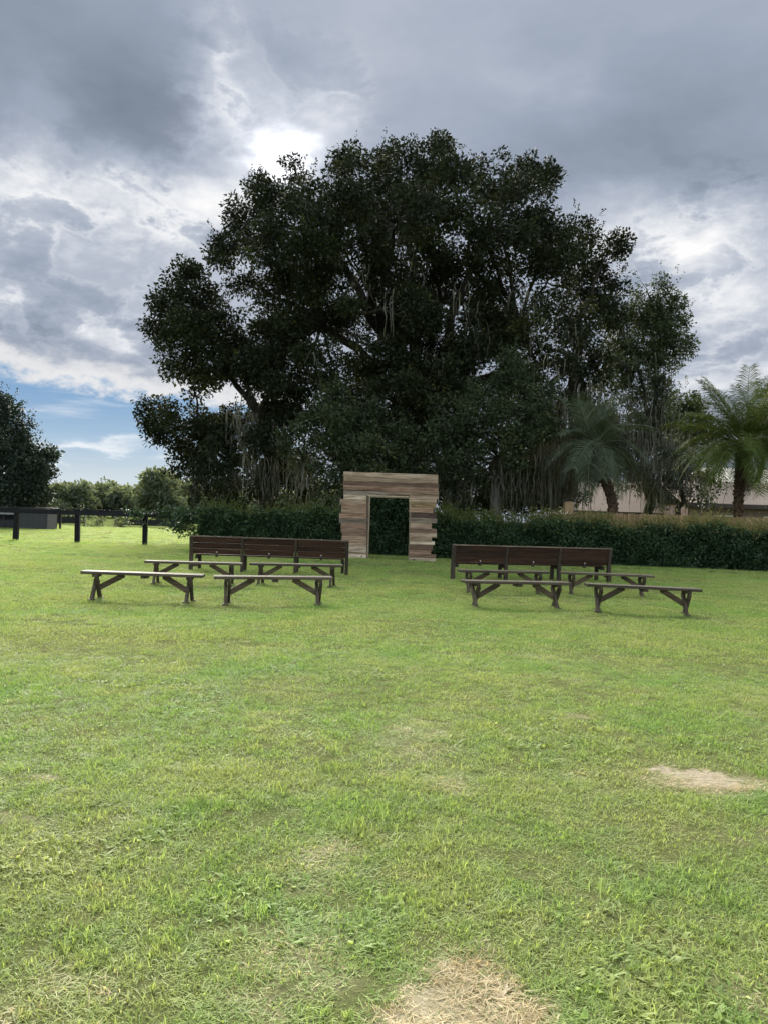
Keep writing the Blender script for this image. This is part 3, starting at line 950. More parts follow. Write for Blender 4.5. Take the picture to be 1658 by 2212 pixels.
# far tree line beyond the pasture
GF = 'trees along the far side of the pasture'
far_specs = [(150, 1045, 34, 112), (185, 1052, 26, 120), (215, 1050, 28, 118), (245, 1045, 28, 125), (275, 1052, 26, 116), (305, 1050, 24, 112), (345, 1022, 40, 95),
             (385, 1040, 36, 100), (425, 1055, 30, 105), (465, 1050, 34, 112), (505, 1055, 32, 118), (550, 1058, 32, 116), (600, 1050, 34, 110), (650, 1055, 34, 112), (700, 1050, 34, 115),
             (110, 1055, 30, 108), (60, 1055, 30, 120), (20, 1055, 34, 125), (760, 1060, 36, 120), (-40, 1055, 40, 120)]
FAR_LABEL = {345: 'taller rounded green tree by the far pasture edge near the oak'}
ORD = ('first', 'second', 'third', 'fourth', 'fifth', 'sixth', 'seventh', 'eighth', 'ninth')
for cond, txt in ((lambda q: q < 130, '%s green far tree from the left behind the dark tree and shed'),
                  (lambda q: 130 < q < 330, '%s far green tree right of the dark tree along the pasture edge'),
                  (lambda q: q > 350, '%s far green tree past the taller rounded one, beyond the oak trunks')):
    for n_, q in enumerate(sorted(f_[0] for f_ in far_specs if cond(f_[0]))):
        FAR_LABEL[q] = txt % ORD[n_]
for (x, y, r, D) in far_specs:
    rows = []
    H = 1117 + (x - 829) * math.tan(R(1.9))
    nb = 12
    r *= 1.12
    y += 1
    for j in range(nb):
        f = j / (nb - 1)
        yy = y + r * 0.4 + (H - 8 - y) * f * 0.8
        rows.append((x + random.uniform(-1.05, 1.05) * r * (0.6 + 0.4 * f), yy, r * random.uniform(0.42, 0.62), random.uniform(-2, 2), 1))
    lab = FAR_LABEL[x]
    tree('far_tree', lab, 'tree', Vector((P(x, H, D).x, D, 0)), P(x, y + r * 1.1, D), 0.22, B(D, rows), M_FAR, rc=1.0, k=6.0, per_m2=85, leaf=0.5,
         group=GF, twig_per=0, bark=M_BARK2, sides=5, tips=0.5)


# ---------------------------------------------------------------- hedges
def hedge(name, label, pts, height, thick, n, leaf, sprigs=0, hvar=0.12, seed=1, n_sprig_leaf=9):
    """clipped leaf wall following pts"""
    global rng
    pts = [np.array((p[0], p[1])) for p in pts]
    t = thing(name, label, 'hedge', (pts[0][0], pts[0][1], 0))
    o0 = np.array((pts[0][0], pts[0][1], 0))
    seg = [np.linalg.norm(b - a) for a, b in zip(pts, pts[1:])]
    tot = sum(seg)
    cum = np.concatenate([[0], np.cumsum(seg)])
    ptsA = np.array(pts)

    def along(s):
        x = np.interp(s, cum, ptsA[:, 0])
        y = np.interp(s, cum, ptsA[:, 1])
        i = np.clip(np.searchsorted(cum, s, side='right') - 1, 0, len(seg) - 1)
        dx = (ptsA[i + 1] - ptsA[i]) / np.array(seg)[i][:, None]
        return x, y, dx
    ph = rng.random(6) * 6.28

    def hgt(s):
        return height + hvar * (np.sin(s * 1.3 + ph[0]) * 0.5 + np.sin(s * 3.1 + ph[1]) * 0.35 + np.sin(s * 7.7 + ph[2]) * 0.25)
    # added solid dark core, stops light leaking through the leaf wall
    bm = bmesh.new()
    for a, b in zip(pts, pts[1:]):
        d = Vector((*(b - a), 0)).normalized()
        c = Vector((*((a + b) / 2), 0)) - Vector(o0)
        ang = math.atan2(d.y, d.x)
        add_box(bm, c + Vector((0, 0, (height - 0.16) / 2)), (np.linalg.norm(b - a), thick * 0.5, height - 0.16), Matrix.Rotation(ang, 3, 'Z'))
    link('light_block_core', bm_mesh('light_block_core', bm, M_CORE), t)
    # leaves over the front, the top and the back
    s = rng.random(n) * tot
    x, y, dx = along(s)
    nrm = np.stack([dx[:, 1], -dx[:, 0]], 1)
    hh = hgt(s)
    kind = rng.random(n)
    z = hh * rng.random(n) ** 0.9
    bulge = 0.10 * np.sin(s * 2.3 + z * 3.0 + ph[3]) + 0.07 * np.sin(s * 6.1 - z * 5.0 + ph[4])
    lat = np.where(kind < 0.62, thick * 0.5 + bulge - rng.random(n) ** 2 * 0.28, np.where(kind < 0.88, rng.uniform(-0.5, 0.5, n) * thick, -thick * 0.5 + rng.random(n) * 0.15))
    top = (kind >= 0.62) & (kind < 0.88)
    z = np.where(top, hh - rng.random(n) ** 2 * 0.22 + bulge * 0.6, z)
    p = np.stack([x + nrm[:, 0] * lat, y + nrm[:, 1] * lat, np.maximum(z, 0.03)], 1) - o0
    d = unit(n) + np.stack([nrm[:, 0] * 0.5, nrm[:, 1] * 0.5, np.full(n, 0.1)], 1)
    d /= np.linalg.norm(d, axis=1)[:, None]
    L = leaf * rng.uniform(0.6, 1.4, n)
    v, f = leaf_quads(p, d, L, L * 0.6, 0.15)
    patch = 0.5 + 0.5 * np.sin(s * 1.9 + z * 2.2 + ph[5]) * np.sin(s * 0.7 + ph[1])
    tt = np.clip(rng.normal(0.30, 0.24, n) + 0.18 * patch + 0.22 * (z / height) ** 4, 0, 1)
    fo = link('foliage', np_mesh('foliage', v, f, M_HEDGE, tt), t)
    # long shoots standing out of the top
    if sprigs:
        V, F, T, off = [], [], [], 0
        for _ in range(sprigs):
            s0 = np.array([rng.random() * tot])
            x, y, dx = along(s0)
            nr = np.array([dx[0, 1], -dx[0, 0]])
            la = rng.uniform(-0.45, 0.5) * thick
            z0 = float(hgt(s0)[0]) - 0.25
            hl = abs(rng.normal(0.26, 0.16)) + 0.25
            lean = rng.normal(0, 0.22, 2)
            k = n_sprig_leaf
            q = rng.random(k)
            b0 = np.array([x[0] + nr[0] * la, y[0] + nr[1] * la, z0]) - o0
            pp = b0 + np.stack([q * lean[0] * hl, q * lean[1] * hl, q * hl], 1)
            dd = unit(k) * 0.8 + np.array([lean[0], lean[1], 0.9])
            dd /= np.linalg.norm(dd, axis=1)[:, None]
            vv, ff = leaf_quads(pp, dd, rng.uniform(0.06, 0.16, k), rng.uniform(0.015, 0.04, k))
            V.append(vv); F.append(ff + off); off += len(vv)
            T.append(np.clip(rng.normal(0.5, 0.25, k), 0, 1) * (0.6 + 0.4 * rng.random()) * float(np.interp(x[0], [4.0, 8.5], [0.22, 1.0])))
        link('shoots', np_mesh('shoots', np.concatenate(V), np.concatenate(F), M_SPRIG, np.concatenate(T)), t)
    return t


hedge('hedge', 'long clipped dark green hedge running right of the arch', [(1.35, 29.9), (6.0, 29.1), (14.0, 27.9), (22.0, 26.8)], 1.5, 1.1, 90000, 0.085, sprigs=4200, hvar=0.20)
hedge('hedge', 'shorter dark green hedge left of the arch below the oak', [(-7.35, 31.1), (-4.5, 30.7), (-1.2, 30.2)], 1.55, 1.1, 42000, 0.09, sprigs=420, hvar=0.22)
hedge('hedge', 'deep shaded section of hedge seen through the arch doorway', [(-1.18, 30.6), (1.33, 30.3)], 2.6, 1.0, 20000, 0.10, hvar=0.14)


# vine trailing along the fence from the end of the left hedge
def vine():
    t = thing('trailing_vine', 'leafy green vine sprawling along the fence rail beside left hedge', 'vine', (-7.6, 31.4, 0))
    cs, rs, paths = [], [], []
    for i in range(46):
        f = rng.random()
        x = -0.2 - f * 2.9
        z = 1.42 + rng.normal(0, 0.10) - 0.22 * f * 0.3 - (abs(rng.normal(0, 0.28)) if rng.random() < 0.45 else 0)
        cs.append((x, rng.normal(0.15, 0.2), z))
        rs.append(rng.uniform(0.12, 0.30) * (1 - 0.45 * f))
    for i in range(24):
        cs.append((rng.uniform(-0.9, 0.2), rng.normal(0, 0.25), rng.uniform(0.5, 1.5)))
        rs.append(rng.uniform(0.2, 0.34))
    v, f, tt = clump_leaves(np.array(cs), np.array(rs), 850, 0.10)
    link('leaves', np_mesh('leaves', v, f, M_HEDGE, np.clip(tt + 0.1, 0, 1)), t)
    for i in range(9):
        c = cs[rng.integers(0, 40)]
        paths.append((curve((0.2, 0, 0.9), c, (0, 0, 0.35), 7), np.linspace(0.022, 0.006, 7)))
    v, f = tubes(paths, 5)
    link('stem', np_mesh('stem', v, f, M_BARK), t)


vine()


# ---------------------------------------------------------------- palms
def frond_mesh(name, L, droop, mat, pairs=42, ll=0.5, seed=0, vee=0.5, stiff=0.35):
    """one feather leaf: along +x from the origin, arching down"""
    r = np.random.default_rng(seed)
    n = 12
    t = np.linspace(0, 1, n)
    x = L * (t - 0.18 * droop * t ** 2)
    z = L * (stiff * t - droop * t ** 2 * 0.75)
    y = 0.05 * L * np.sin(t * 2 + seed) * t
    path = np.stack([x, y, z], 1)
    v, f = tubes([(path, np.linspace(0.022, 0.005, n))], 4)
    V, F = [v], [f]
    off = len(v)
    T = [np.full(len(f), 0.85)]
    for i in range(pairs):
        s = 0.13 + 0.87 * (i + r.random() * 0.6) / pairs
        p = np.array([np.interp(s, t, path[:, k]) for k in range(3)])
        p2 = np.array([np.interp(min(s + 0.03, 1), t, path[:, k]) for k in range(3)])
        p1 = np.array([np.interp(max(s - 0.03, 0), t, path[:, k]) for k in range(3)])
        tg = (p2 - p1) / (np.linalg.norm(p2 - p1) + 1e-9)
        side = np.cross(tg, [0, 0, 1.0])
        side /= np.linalg.norm(side) + 1e-9
        up = np.cross(side, tg)
        l = ll * (0.35 + 0.9 * math.sin(math.pi * min(1, s * 0.85 + 0.13)) ** 0.8) * r.uniform(0.85, 1.1)
        for sg in (-1, 1):
            d = side * sg * 0.75 + tg * 0.62 + up * vee * r.uniform(0.5, 1.1)
            d /= np.linalg.norm(d)
            e1 = p + d * l * 0.55
            e2 = p + d * l + np.array([0, 0, -0.30 * l * r.uniform(0.3, 1.5)])
            w = 0.018 * r.uniform(0.7, 1.2)
            wv = tg * w
            V.append(np.array([p - wv * 0.5, p + wv * 0.5, e1 + wv, e1 - wv, e2 + wv * 0.15, e2 - wv * 0.15]))
            F.append(np.array([(0, 1, 2, 3), (3, 2, 4, 5)]) + off)
            off += 6
            T.append(np.full(2, np.clip(r.normal(0.42, 0.2), 0, 1)))
    return np_mesh(name, np.concatenate(V), np.concatenate(F), mat, np.concatenate(T))


def palm(name, label, base, head, mat, n, L, dead, ll, trunk_path, trunk_r, scar=True, droop=(0.35, 1.05), seed=3, pitch0=78, pitch1=98):
    base = Vector(base)
    head = Vector(head)
    t = thing(name, label, 'palm', base)
    variants = [frond_mesh('frond', L * s, dr, mat, 50, ll, seed + i, vee=0.25, stiff=st)
                for i, (s, dr, st) in enumerate(((1.0, droop[0], .5), (1.05, (droop[0] + droop[1]) / 2, .5), (0.95, droop[1], .45), (0.9, droop[1] * 1.1, .35)))]
    r = random.Random(seed)
    hl = head - base
    for i in range(n):
        f = i / n                        # 0 = upright young leaves, 1 = lowest ring
        pitch = R(pitch0 - pitch1 * f + r.uniform(-8, 8))
        yaw = i * 2.39996 + r.uniform(-0.25, 0.25)
        k = min(3, int(f * 4))
        o = link('frond', variants[k], t, hl, (r.uniform(-0.3, 0.3), -pitch + 0.35, yaw))
        s = r.uniform(0.86, 1.08) * (0.86 if f < 0.12 else 1)
        o.scale = (s, s, s)
    if dead:
        dm = [frond_mesh('dry_frond', L * 0.75, 0.5, M_DEADFROND, 26, ll * 0.7, seed + 20 + i, vee=-0.1, stiff=0.0) for i in range(2)]
        for i in range(dead):
            yaw = i * 2.39996 + 0.4
            o = link('dry_frond', dm[i % 2], t, hl - Vector((0, 0, 0.2)), (r.uniform(-0.4, 0.4), R(r.uniform(48, 85)), yaw))
            s = r.uniform(0.45, 0.8)
            o.scale = (s, s, s)
    # trunk with leaf bases
    tp = [np.array(Vector(q) - base) for q in trunk_path]
    tp[0][2] -= 0.1
    nn = len(tp)
    pts = np.array([[np.interp(u, np.linspace(0, 1, nn), [q[k] for q in tp]) for k in range(3)] for u in np.linspace(0, 1, 14)])
    rad = np.interp(np.linspace(0, 1, 14), np.linspace(0, 1, len(trunk_r)), trunk_r)
    v, f = tubes([(pts, rad)], 10)
    link('trunk', np_mesh('trunk', v, f, M_PALMBARK, smooth=True), t)
    bm = bmesh.new()
    m = 110 if scar else 60
    for i in range(m):
        u = (i + 0.5) / m
        p = Vector([np.interp(u, np.linspace(0, 1, 14), pts[:, k]) for k in range(3)])
        rr = float(np.interp(u, np.linspace(0, 1, 14), rad))
        a = i * 2.39996
        dirv = Vector((math.cos(a), math.sin(a), 0))
        rot = Matrix.Rotation(a, 3, 'Z') @ Matrix.Rotation(R(28), 3, 'Y')
        add_box(bm, p + dirv * rr * 0.98, (0.05, 0.10 + rr * 0.25, 0.15 + 0.1 * (u > 0.8)), rot)
    lb = link('leaf_bases', bm_mesh('leaf_bases', bm, M_PALMBARK), t)
    lb['kind'] = 'stuff'
    return t


Dp = 32.0
pb = Vector((P(1325, 1105, Dp).x, Dp, 0))
palm('pindo_palm', 'blue green palm with arching drooping fronds behind the hedge', pb, P(1285, 965, Dp), M_PINDO, 32, 2.8, 10, 0.62,
     [pb, P(1322, 1080, Dp), P(1300, 1025, Dp), P(1285, 965, Dp)], [0.22, 0.20, 0.18, 0.20], droop=(0.45, 1.15), seed=5)
Dd = 33.0
db = Vector((P(1592, 1105, Dd).x, Dd, 0))
palm('date_palm', 'tall green feather palm with a stout trunk at right edge', db, P(1606, 960, Dd), M_DATE, 74, 3.6, 16, 0.66,
     [db, P(1594, 1060, Dd), P(1602, 1010, Dd), P(1606, 962, Dd)], [0.20, 0.20, 0.25, 0.34], droop=(0.25, 0.8), seed=9, pitch0=66, pitch1=84)


# ---------------------------------------------------------------- wooden picket fence behind the hedge
def picket_fence():
    a, b = Vector((7.4, 30.6, 0)), Vector((19.5, 28.8, 0))
    d = (b - a).normalized()
    ang = math.atan2(d.y, d.x)
    L = (b - a).length
    t = thing('picket_fence', 'tan wooden privacy fence showing above the right hedge', 'fence', a, ang)
    meshes = [box_mesh('picket', (0.138, 0.02, 1.95 + dz), M_PICKET, 0.003) for dz in (0, 0.03, -0.03)]
    n = int(L / 0.15)
    for i in range(n):
        o = link('picket', meshes[i % 3], t, (0.075 + i * 0.15, random.uniform(-0.004, 0.004), 0.99), (0, R(random.uniform(-0.5, 0.5)), 0))
    for z in (0.35, 1.0, 1.65):
        link('rail', box_mesh('rail', (L, 0.045, 0.09), M_PICKET, 0.004), t, (L / 2, 0.036, z))
    pm = box_mesh('post', (0.09, 0.09, 1.9), M_PICKET, 0.005)
    for i in range(6):
        link('post', pm, t, (0.1 + i * 2.4, 0.107, 0.93))


picket_fence()


# tan wooden feeder box on posts behind the hedge
def feeder():
    c = P(1226, 1100, 31.6)
    t = thing('bird_feeder', 'tan wooden box on posts with dark cap behind hedge', 'bird feeder', (c.x, 31.6, 0))
    for sx in (-1, 1):
        link('post', box_mesh('post', (0.07, 0.09, 2.0), M_FEEDER, 0.004), t, (sx * 0.145, 0, 0.98))
    link('box', box_mesh('box', (0.36, 0.30, 0.42), M_FEEDER, 0.006), t, (0, 0, 2.193))
    bm = bmesh.new()
    add_box(bm, Vector((-0.125, 0, 2.47)), (0.30, 0.42, 0.03), Matrix.Rotation(R(-22), 3, 'Y'), 0.004)
    add_box(bm, Vector((0.125, 0, 2.4715)), (0.30, 0.42, 0.03), Matrix.Rotation(R(22), 3, 'Y'), 0.004)
    link('roof', bm_mesh('roof', bm, M_DARKROOF), t)


feeder()


# ---------------------------------------------------------------- house behind the trees at the right
def gable(name, x0, x1, y0, y1, z0, z1, mat, over=0.0, th=0.12):
    """low gable roof, ridge along x"""
    bm = bmesh.new()
    ym = (y0 + y1) / 2
    for s, ya in ((-1, y0), (1, y1)):
        a = math.atan2(z1 - z0, abs(ym - ya))
        L = math.hypot(z1 - z0, ym - ya)
        add_box(bm, Vector(((x0 + x1) / 2, (ya + ym) / 2, (z0 + z1) / 2)), (x1 - x0, L, th), Matrix.Rotation(-s * a, 3, 'X'), 0.0)
    return bm_mesh(name, bm, mat)


def house():
    Dh = 46.0
    x0, x1 = P(1485, 1090, Dh).x, P(1800, 1090, Dh).x
    ze = P(1600, 1091, Dh).z
    zr = P(1600, 1043, Dh + 4).z
    t = thing('house', 'long low house with beige roof behind the palms', 'house', (x0, Dh, 0))
    W = x1 - x0
    link('roof', gable('roof', -0.5, W + 0.5, -0.6, 8.6, ze, zr, M_ROOF), t)
    link('fascia', box_mesh('fascia', (W + 1.0, 0.05, 0.24), M_FASCIA, 0.004), t, (W / 2, -0.66, ze - 0.1))
    link('wall', box_mesh('wall', (W, 7.9, ze - 0.1), M_WALL, 0.0), t, (W / 2, 4.0, (ze - 0.1) / 2))
    for i, xx in enumerate((2.2, 5.2, 7.6)):
        w = link('window', box_mesh('window', (1.3, 0.06, 1.1), M_ROOF2, 0.004), t, (xx, 0.025, 1.75))
        link('pane', box_mesh('pane', (1.16, 0.03, 0.96), M_GLASS, 0.0), w, (0, -0.025, 0))
    # taller cream roofed part behind
    u0, u1 = P(1535, 1020, Dh + 9).x - x0, P(1800, 1020, Dh + 9).x - x0
    za, zb = P(1600, 1046, Dh + 9).z, P(1600, 1014, Dh + 12).z
    link('upper_roof', gable('upper_roof', u0, u1, 7.6, 15.0, za, zb, M_ROOF2), t)
    link('upper_wall', box_mesh('upper_wall', (u1 - u0 - 0.8, 6.0, za - 0.15), M_WALL, 0.0), t, ((u0 + u1) / 2, 11.3, (za - 0.15) / 2))
    # left wing
    Dl = 50.0
    l0, l1 = P(1225, 1100, Dl).x - x0, P(1440, 1100, Dl).x - x0
    zl, zt = P(1350, 1107, Dl).z, P(1350, 1040, Dl + 4).z
    link('wing_roof', gable('wing_roof', l0, l1, Dl - Dh, Dl - Dh + 8, zl, zt, M_ROOF), t)
    yb = Dl - Dh
    bm = bmesh.new()
    vs = [bm.verts.new(q) for q in ((l0 + .2, yb + .1, zl - .2), (l0 + .2, yb + 7.9, zl - .2), (l0 + .2, yb + 4, zt - .1))]
    bm.faces.new(vs)
    g = bmesh.ops.extrude_face_region(bm, geom=list(bm.faces))
    bmesh.ops.translate(bm, vec=(0.12, 0, 0), verts=[e for e in g['geom'] if isinstance(e, bmesh.types.BMVert)])
    link('gable_wall', bm_mesh('gable_wall', bm, M_ROOF), t)
    link('wing_fascia', box_mesh('wing_fascia', (l1 - l0, 0.05, 0.2), M_FASCIA, 0.004), t, ((l0 + l1) / 2, Dl - Dh - 0.06, zl - 0.08))
    link('wing_wall', box_mesh('wing_wall', (l1 - l0 - 0.8, 7.0, zl - 0.1), M_WALL, 0.0), t, ((l0 + l1) / 2, Dl - Dh + 4.0, (zl - 0.1) / 2))


house()


# ---------------------------------------------------------------- far side of the pasture at left: shed, pale fence, shrubs
def shed():
    a, b = G(-60, 1139), G(116, 1143)
    D = (a.y + b.y) / 2
    t = thing('low_shed', 'low grey sided shed with dark open bay under left tree', 'shed', (b.x, D, 0))
    W = b.x - a.x
    sw = W * 0.46
    n = 7
    hm = 1.2 / n
    for i in range(n):                                   # siding boards
        link('siding_board', box_mesh('siding_board', (sw, 0.03, hm - 0.012), M_SHED, 0.003), t, (-sw / 2, -0.02 - 0.006 * (i % 2), 0.03 + hm * (i + 0.5)))
    link('side_wall', box_mesh('side_wall', (0.05, 1.4, 1.24), M_SHED, 0.004), t, (-0.03, 0.7, 0.62))
    link('back_wall', box_mesh('back_wall', (W, 0.05, 1.24), M_SHEDDARK, 0.004), t, (-W / 2, 1.42, 0.62))
    link('roof', box_mesh('roof', (W + 0.16, 1.7, 0.06), M_SHEDDARK, 0.006, rot=Matrix.Rotation(R(3), 3, 'X')), t, (-W / 2, 0.7, 1.33))
    pm = box_mesh('post', (0.10, 0.10, 1.22), M_SHEDDARK, 0.004)
    for k in range(4):
        link('post', pm, t, (-sw - 0.06 - k * (W - sw - 0.1) / 3, 0.05, 0.61))
    link('bay_rail', box_mesh('bay_rail', (W - sw, 0.05, 0.14), M_PALEFENCE, 0.004), t, (-(W + sw) / 2, -0.03, 0.95))
    link('bay_board', box_mesh('bay_board', (W - sw, 0.04, 0.5), M_SHEDDARK, 0.004), t, (-(W + sw) / 2, -0.01, 0.3))
    g = G(124, 1142)
    p = link('stake', box_mesh('stake', (0.11, 0.11, 1.3), M_SHEDDARK, 0.006), None, (g.x + 0.2, g.y, 0.65))
    tag(p, 'short dark wooden stake standing beside the low grey shed', 'post')


shed()


def far_fence():
    a, b = G(90, 1134), G(760, 1156)
    a, b = Vector((a.x, 62, 0)), Vector((b.x * 1.0, 64, 0))
    d = (b - a).normalized()
    L = (b - a).length
    t = thing('pale_rail_fence', 'pale rail fence across the far side of the pasture', 'fence', a, math.atan2(d.y, d.x))
    pm = box_mesh('post', (0.11, 0.11, 1.15), M_PALEFENCE, 0.006)
    n = int(L / 2.4)
    for i in range(n + 1):
        link('post', pm, t, (i * 2.4, 0, 0.57))
    rm = box_mesh('rail', (2.38, 0.04, 0.13), M_PALEFENCE, 0.004)
    for i in range(n):
        link('rail', rm, t, (i * 2.4 + 1.2, -0.078, 0.98))
    rm = box_mesh('wire_panel', (2.38, 0.03, 0.5), M_SHEDDARK, 0.004)
    for i in range(n):
        if i % 3 != 1:
            link('board', rm, t, (i * 2.4 + 1.2, -0.073, 0.42))


far_fence()


def shrub(label, px, py, D, r, mat, h=1.0):
    c = P(px, py, D)
    t = thing('shrub', label, 'shrub', (c.x, D, 0))
    cs = np.stack([rng.normal(0, r * 0.5, 14), rng.normal(0, r * 0.4, 14), np.abs(rng.normal(h * 0.45, h * 0.3, 14))], 1)
    v, f, tt = clump_leaves(cs, rng.uniform(0.25, 0.45, 14) * r, 260, 0.16)
    link('foliage', np_mesh('foliage', v, f, mat, np.clip(tt + 0.25, 0, 1)), t)
    v, f = tubes([(curve((0, 0, 0), c_, (0, 0, 0.1), 5), np.linspace(0.03, 0.01, 5)) for c_ in cs[:6]], 5)
    link('stem', np_mesh('stem', v, f, M_BARK), t)


shrub('pale green shrub in front of the far pale fence', 209, 1125, 60.5, 1.0, M_FAR, 1.1)
shrub('dark green bush beyond the shed at the far fence', 138, 1100, 68, 1.4, M_OAK2, 2.4)
shrub('low green bush by the far fence behind the middle post', 262, 1125, 61, 0.7, M_FAR, 0.7)


# ---------------------------------------------------------------- black pasture fence
def pasture_fence():
    pts = [G(x, y) for x, y in ((-105, 1163.5), (35, 1168), (167, 1172.5), (313, 1177.5))]
    pts.append(pts[-1] + (pts[-1] - pts[-2]) * 0.95)
    pts.insert(0, pts[0] + (pts[0] - pts[1]))
    t = thing('pasture_fence', 'black post and rail fence along the pasture at left', 'fence', pts[0])
    o0 = pts[0]
    hp = 1.40
    for i, p in enumerate(pts):
        q = p - o0
        me = box_mesh('post', (0.19, 0.17, hp), M_BLACKV, 0.012, jitter=0.006)
        link('post', me, t, (q.x, q.y, hp / 2 - 0.02), (0, R(random.uniform(-1, 1)), R(random.uniform(-6, 6))))
    for a, b in zip(pts, pts[1:]):
        d = b - a
        ang = math.atan2(d.y, d.x)
        c = (a + b) / 2 - o0
        nrm = Vector((math.sin(ang), -math.cos(ang), 0))
        L = d.length
        link('rail', box_mesh('rail', (L - 0.006, 0.045, 0.19), M_BLACK, 0.006), t, c + nrm * 0.112 + Vector((0, 0, 1.27)), (0, 0, ang))
        link('cap_board', box_mesh('cap_board', (L - 0.006, 0.20, 0.04), M_BLACK, 0.006), t, c + nrm * 0.03 + Vector((0, 0, 1.405)), (0, 0, ang))


pasture_fence()


# ---------------------------------------------------------------- plank arch
def arch():
    c = (G(762, 1206) + G(910, 1213)) / 2
    A, Bp = G(757, 1205.5), G(912, 1212.5)
    Y = 27.2
    ctr = P(838, 1209, Y)
    s = Y / F0 * 0.1954 * 1.0                 # metres per pixel of the enlarged crop
    t = thing('plank_arch', 'tall freestanding doorway of reclaimed wood planks on the lawn', 'arch', (ctr.x, Y, 0), R(-2))
    # enlarged crop coordinates: centre line x=838, ground y about 1170 at the centre, tilt removed
    def X(x, y):
        return ((x - 838) + (y - 1170) * 0.033) * s

    def Z(x, y):
        return (1168 - y + (x - 838) * 0.033) * s

    tones = {'pale': (0.48, 0.42, 0.33), 'tan': (0.26, 0.20, 0.145), 'brown': (0.145, 0.10, 0.072), 'dark': (0.09, 0.064, 0.052), 'grey': (0.20, 0.175, 0.14),
             'pink': (0.27, 0.185, 0.135), 'gold': (0.25, 0.19, 0.105), 'light': (0.34, 0.275, 0.205)}

    def plank(x0, x1, y0, y1, tone, proud=0.0):
        xm, ym = (x0 + x1) / 2, (y0 + y1) / 2
        if x1 - x0 > 700:
            z0, z1 = (1168 - y1) * s, (1168 - y0) * s
            xa, xb = X(x0, ym), X(x1, ym)
        else:
            z0, z1 = Z(xm, y1), Z(xm, y0)
            xa, xb = X(x0, ym), X(x1, ym)
        cc = tones[tone]
        k = random.uniform(0.68, 1.2)
        me = box_mesh('plank', (xb - xa, 0.026, z1 - z0 + 0.006), M_PLANK, 0.006, jitter=0.0012)
        return link('plank', me, t, ((xa + xb) / 2, -0.075 - proud, (z0 + z1) / 2), (R(random.uniform(-1, 1)), R(random.uniform(-0.25, 0.25)), 0), tuple(q * k * w_ for q, w_ in zip(cc, (1.30, 1.24, 1.22))))

    # lintel (y measured at the centre line)
    plank(347, 1385, 215, 262, 'light'); plank(350, 1384, 262, 312, 'tan', 0.004)
    plank(340, 1390, 312, 362, 'brown'); plank(344, 1388, 362, 412, 'pink', 0.004)
    plank(346, 820, 412, 462, 'grey'); plank(822, 1391, 412, 462, 'tan', 0.003)
    plank(612, 1060, 462, 474, 'light', 0.004)
    pk = 0
    for (y0, y1, xl, tone) in ((450, 505, 350, 'pale'), (505, 563, 308, 'tan'), (563, 615, 325, 'pink'), (615, 662, 322, 'tan'), (662, 716, 300, 'pink'), (716, 770, 300, 'grey'),
                               (770, 820, 318, 'pink'), (820, 872, 320, 'pink'), (872, 912, 332, 'brown'), (912, 948, 330, 'tan'), (948, 1026, 322, 'tan'), (1026, 1086, 330, 'pale'), (1086, 1106, 340, 'tan'), (1106, 1160, 318, 'pale')):
        plank(xl, 600, y0 - 2, y1 - 2, tone, 0.005 * (pk % 2)); pk += 1
    for (y0, y1, xr, tone) in ((470, 498, 1390, 'tan'), (498, 536, 1365, 'light'), (536, 602, 1365, 'gold'), (602, 650, 1332, 'pink'), (650, 710, 1365, 'dark'), (710, 762, 1370, 'grey'), (762, 826, 1314, 'tan'), (826, 872, 1370, 'brown'),
                               (872, 920, 1370, 'light'), (920, 966, 1315, 'tan'), (966, 1002, 1347, 'pale'), (1002, 1066, 1326, 'brown'), (1066, 1110, 1306, 'pink'), (1110, 1150, 1360, 'brown'), (1150, 1184, 1360, 'pale')):
        plank(1066, xr, y0 - 2, y1 - 2, tone, 0.005 * (pk % 2)); pk += 1
    # jamb boards edging the doorway
    zt = (1168 - 474) * s
    hw = 218 * s
    xd = -0 * s
    for sx in (-1, 1):
        link('jamb', box_mesh('jamb', (0.045, 0.19, zt), M_JAMB, 0.004), t, (sx * (hw + 0.022), 0.004, zt / 2))
    link('door_head', box_mesh('door_head', (2 * hw - 0.004, 0.19, 0.04), M_JAMB, 0.004), t, (0, 0.004, zt - 0.022))
    # studs and cross bars that carry the planks
    xs = (X(345, 800), -hw - 0.09, hw + 0.09, X(1300, 800))
    ht = (1168 - 225) * s
    for x in xs:
        link('stud', box_mesh('stud', (0.085, 0.11, ht - 0.03), M_RAIL, 0.004), t, (x + (0.05 if x < -1.4 else 0), -0.003, ht / 2))
    for sx, (xa, xb) in ((-1, (xs[0] + 0.1, xs[1] - 0.05)), (1, (xs[2] + 0.05, xs[3] - 0.05))):
        for z in (0.12, 1.15, 2.05):
            link('cross_bar', box_mesh('cross_bar', (xb - xa, 0.09, 0.085), M_RAIL, 0.004), t, ((xa + xb) / 2, -0.003, z))
        bm = bmesh.new()
        bar(bm, ((xa + xb) / 2, 0.06, 1.9), ((xa + xb) / 2, 1.0, 0.02), 0.085, 0.04)
        link('prop', bm_mesh('prop', bm, M_RAIL), t)
    link('header_bar', box_mesh('header_bar', (2 * hw, 0.11, 0.14), M_RAIL, 0.004), t, (0, -0.003, zt + 0.14))
    # dark knots on the two bottom boards
    for (x, y) in ((548, 1132), (1122, 1168)):
        bm = bmesh.new()
        bmesh.ops.create_cone(bm, cap_ends=True, segments=10, radius1=0.03, radius2=0.024, depth=0.02)
        bmesh.ops.rotate(bm, verts=bm.verts, matrix=Matrix.Rotation(R(90), 3, 'X'))
        link('knot', bm_mesh('knot', bm, M_KNOT), t, (X(x, y), -0.092, Z(x, y)))


arch()


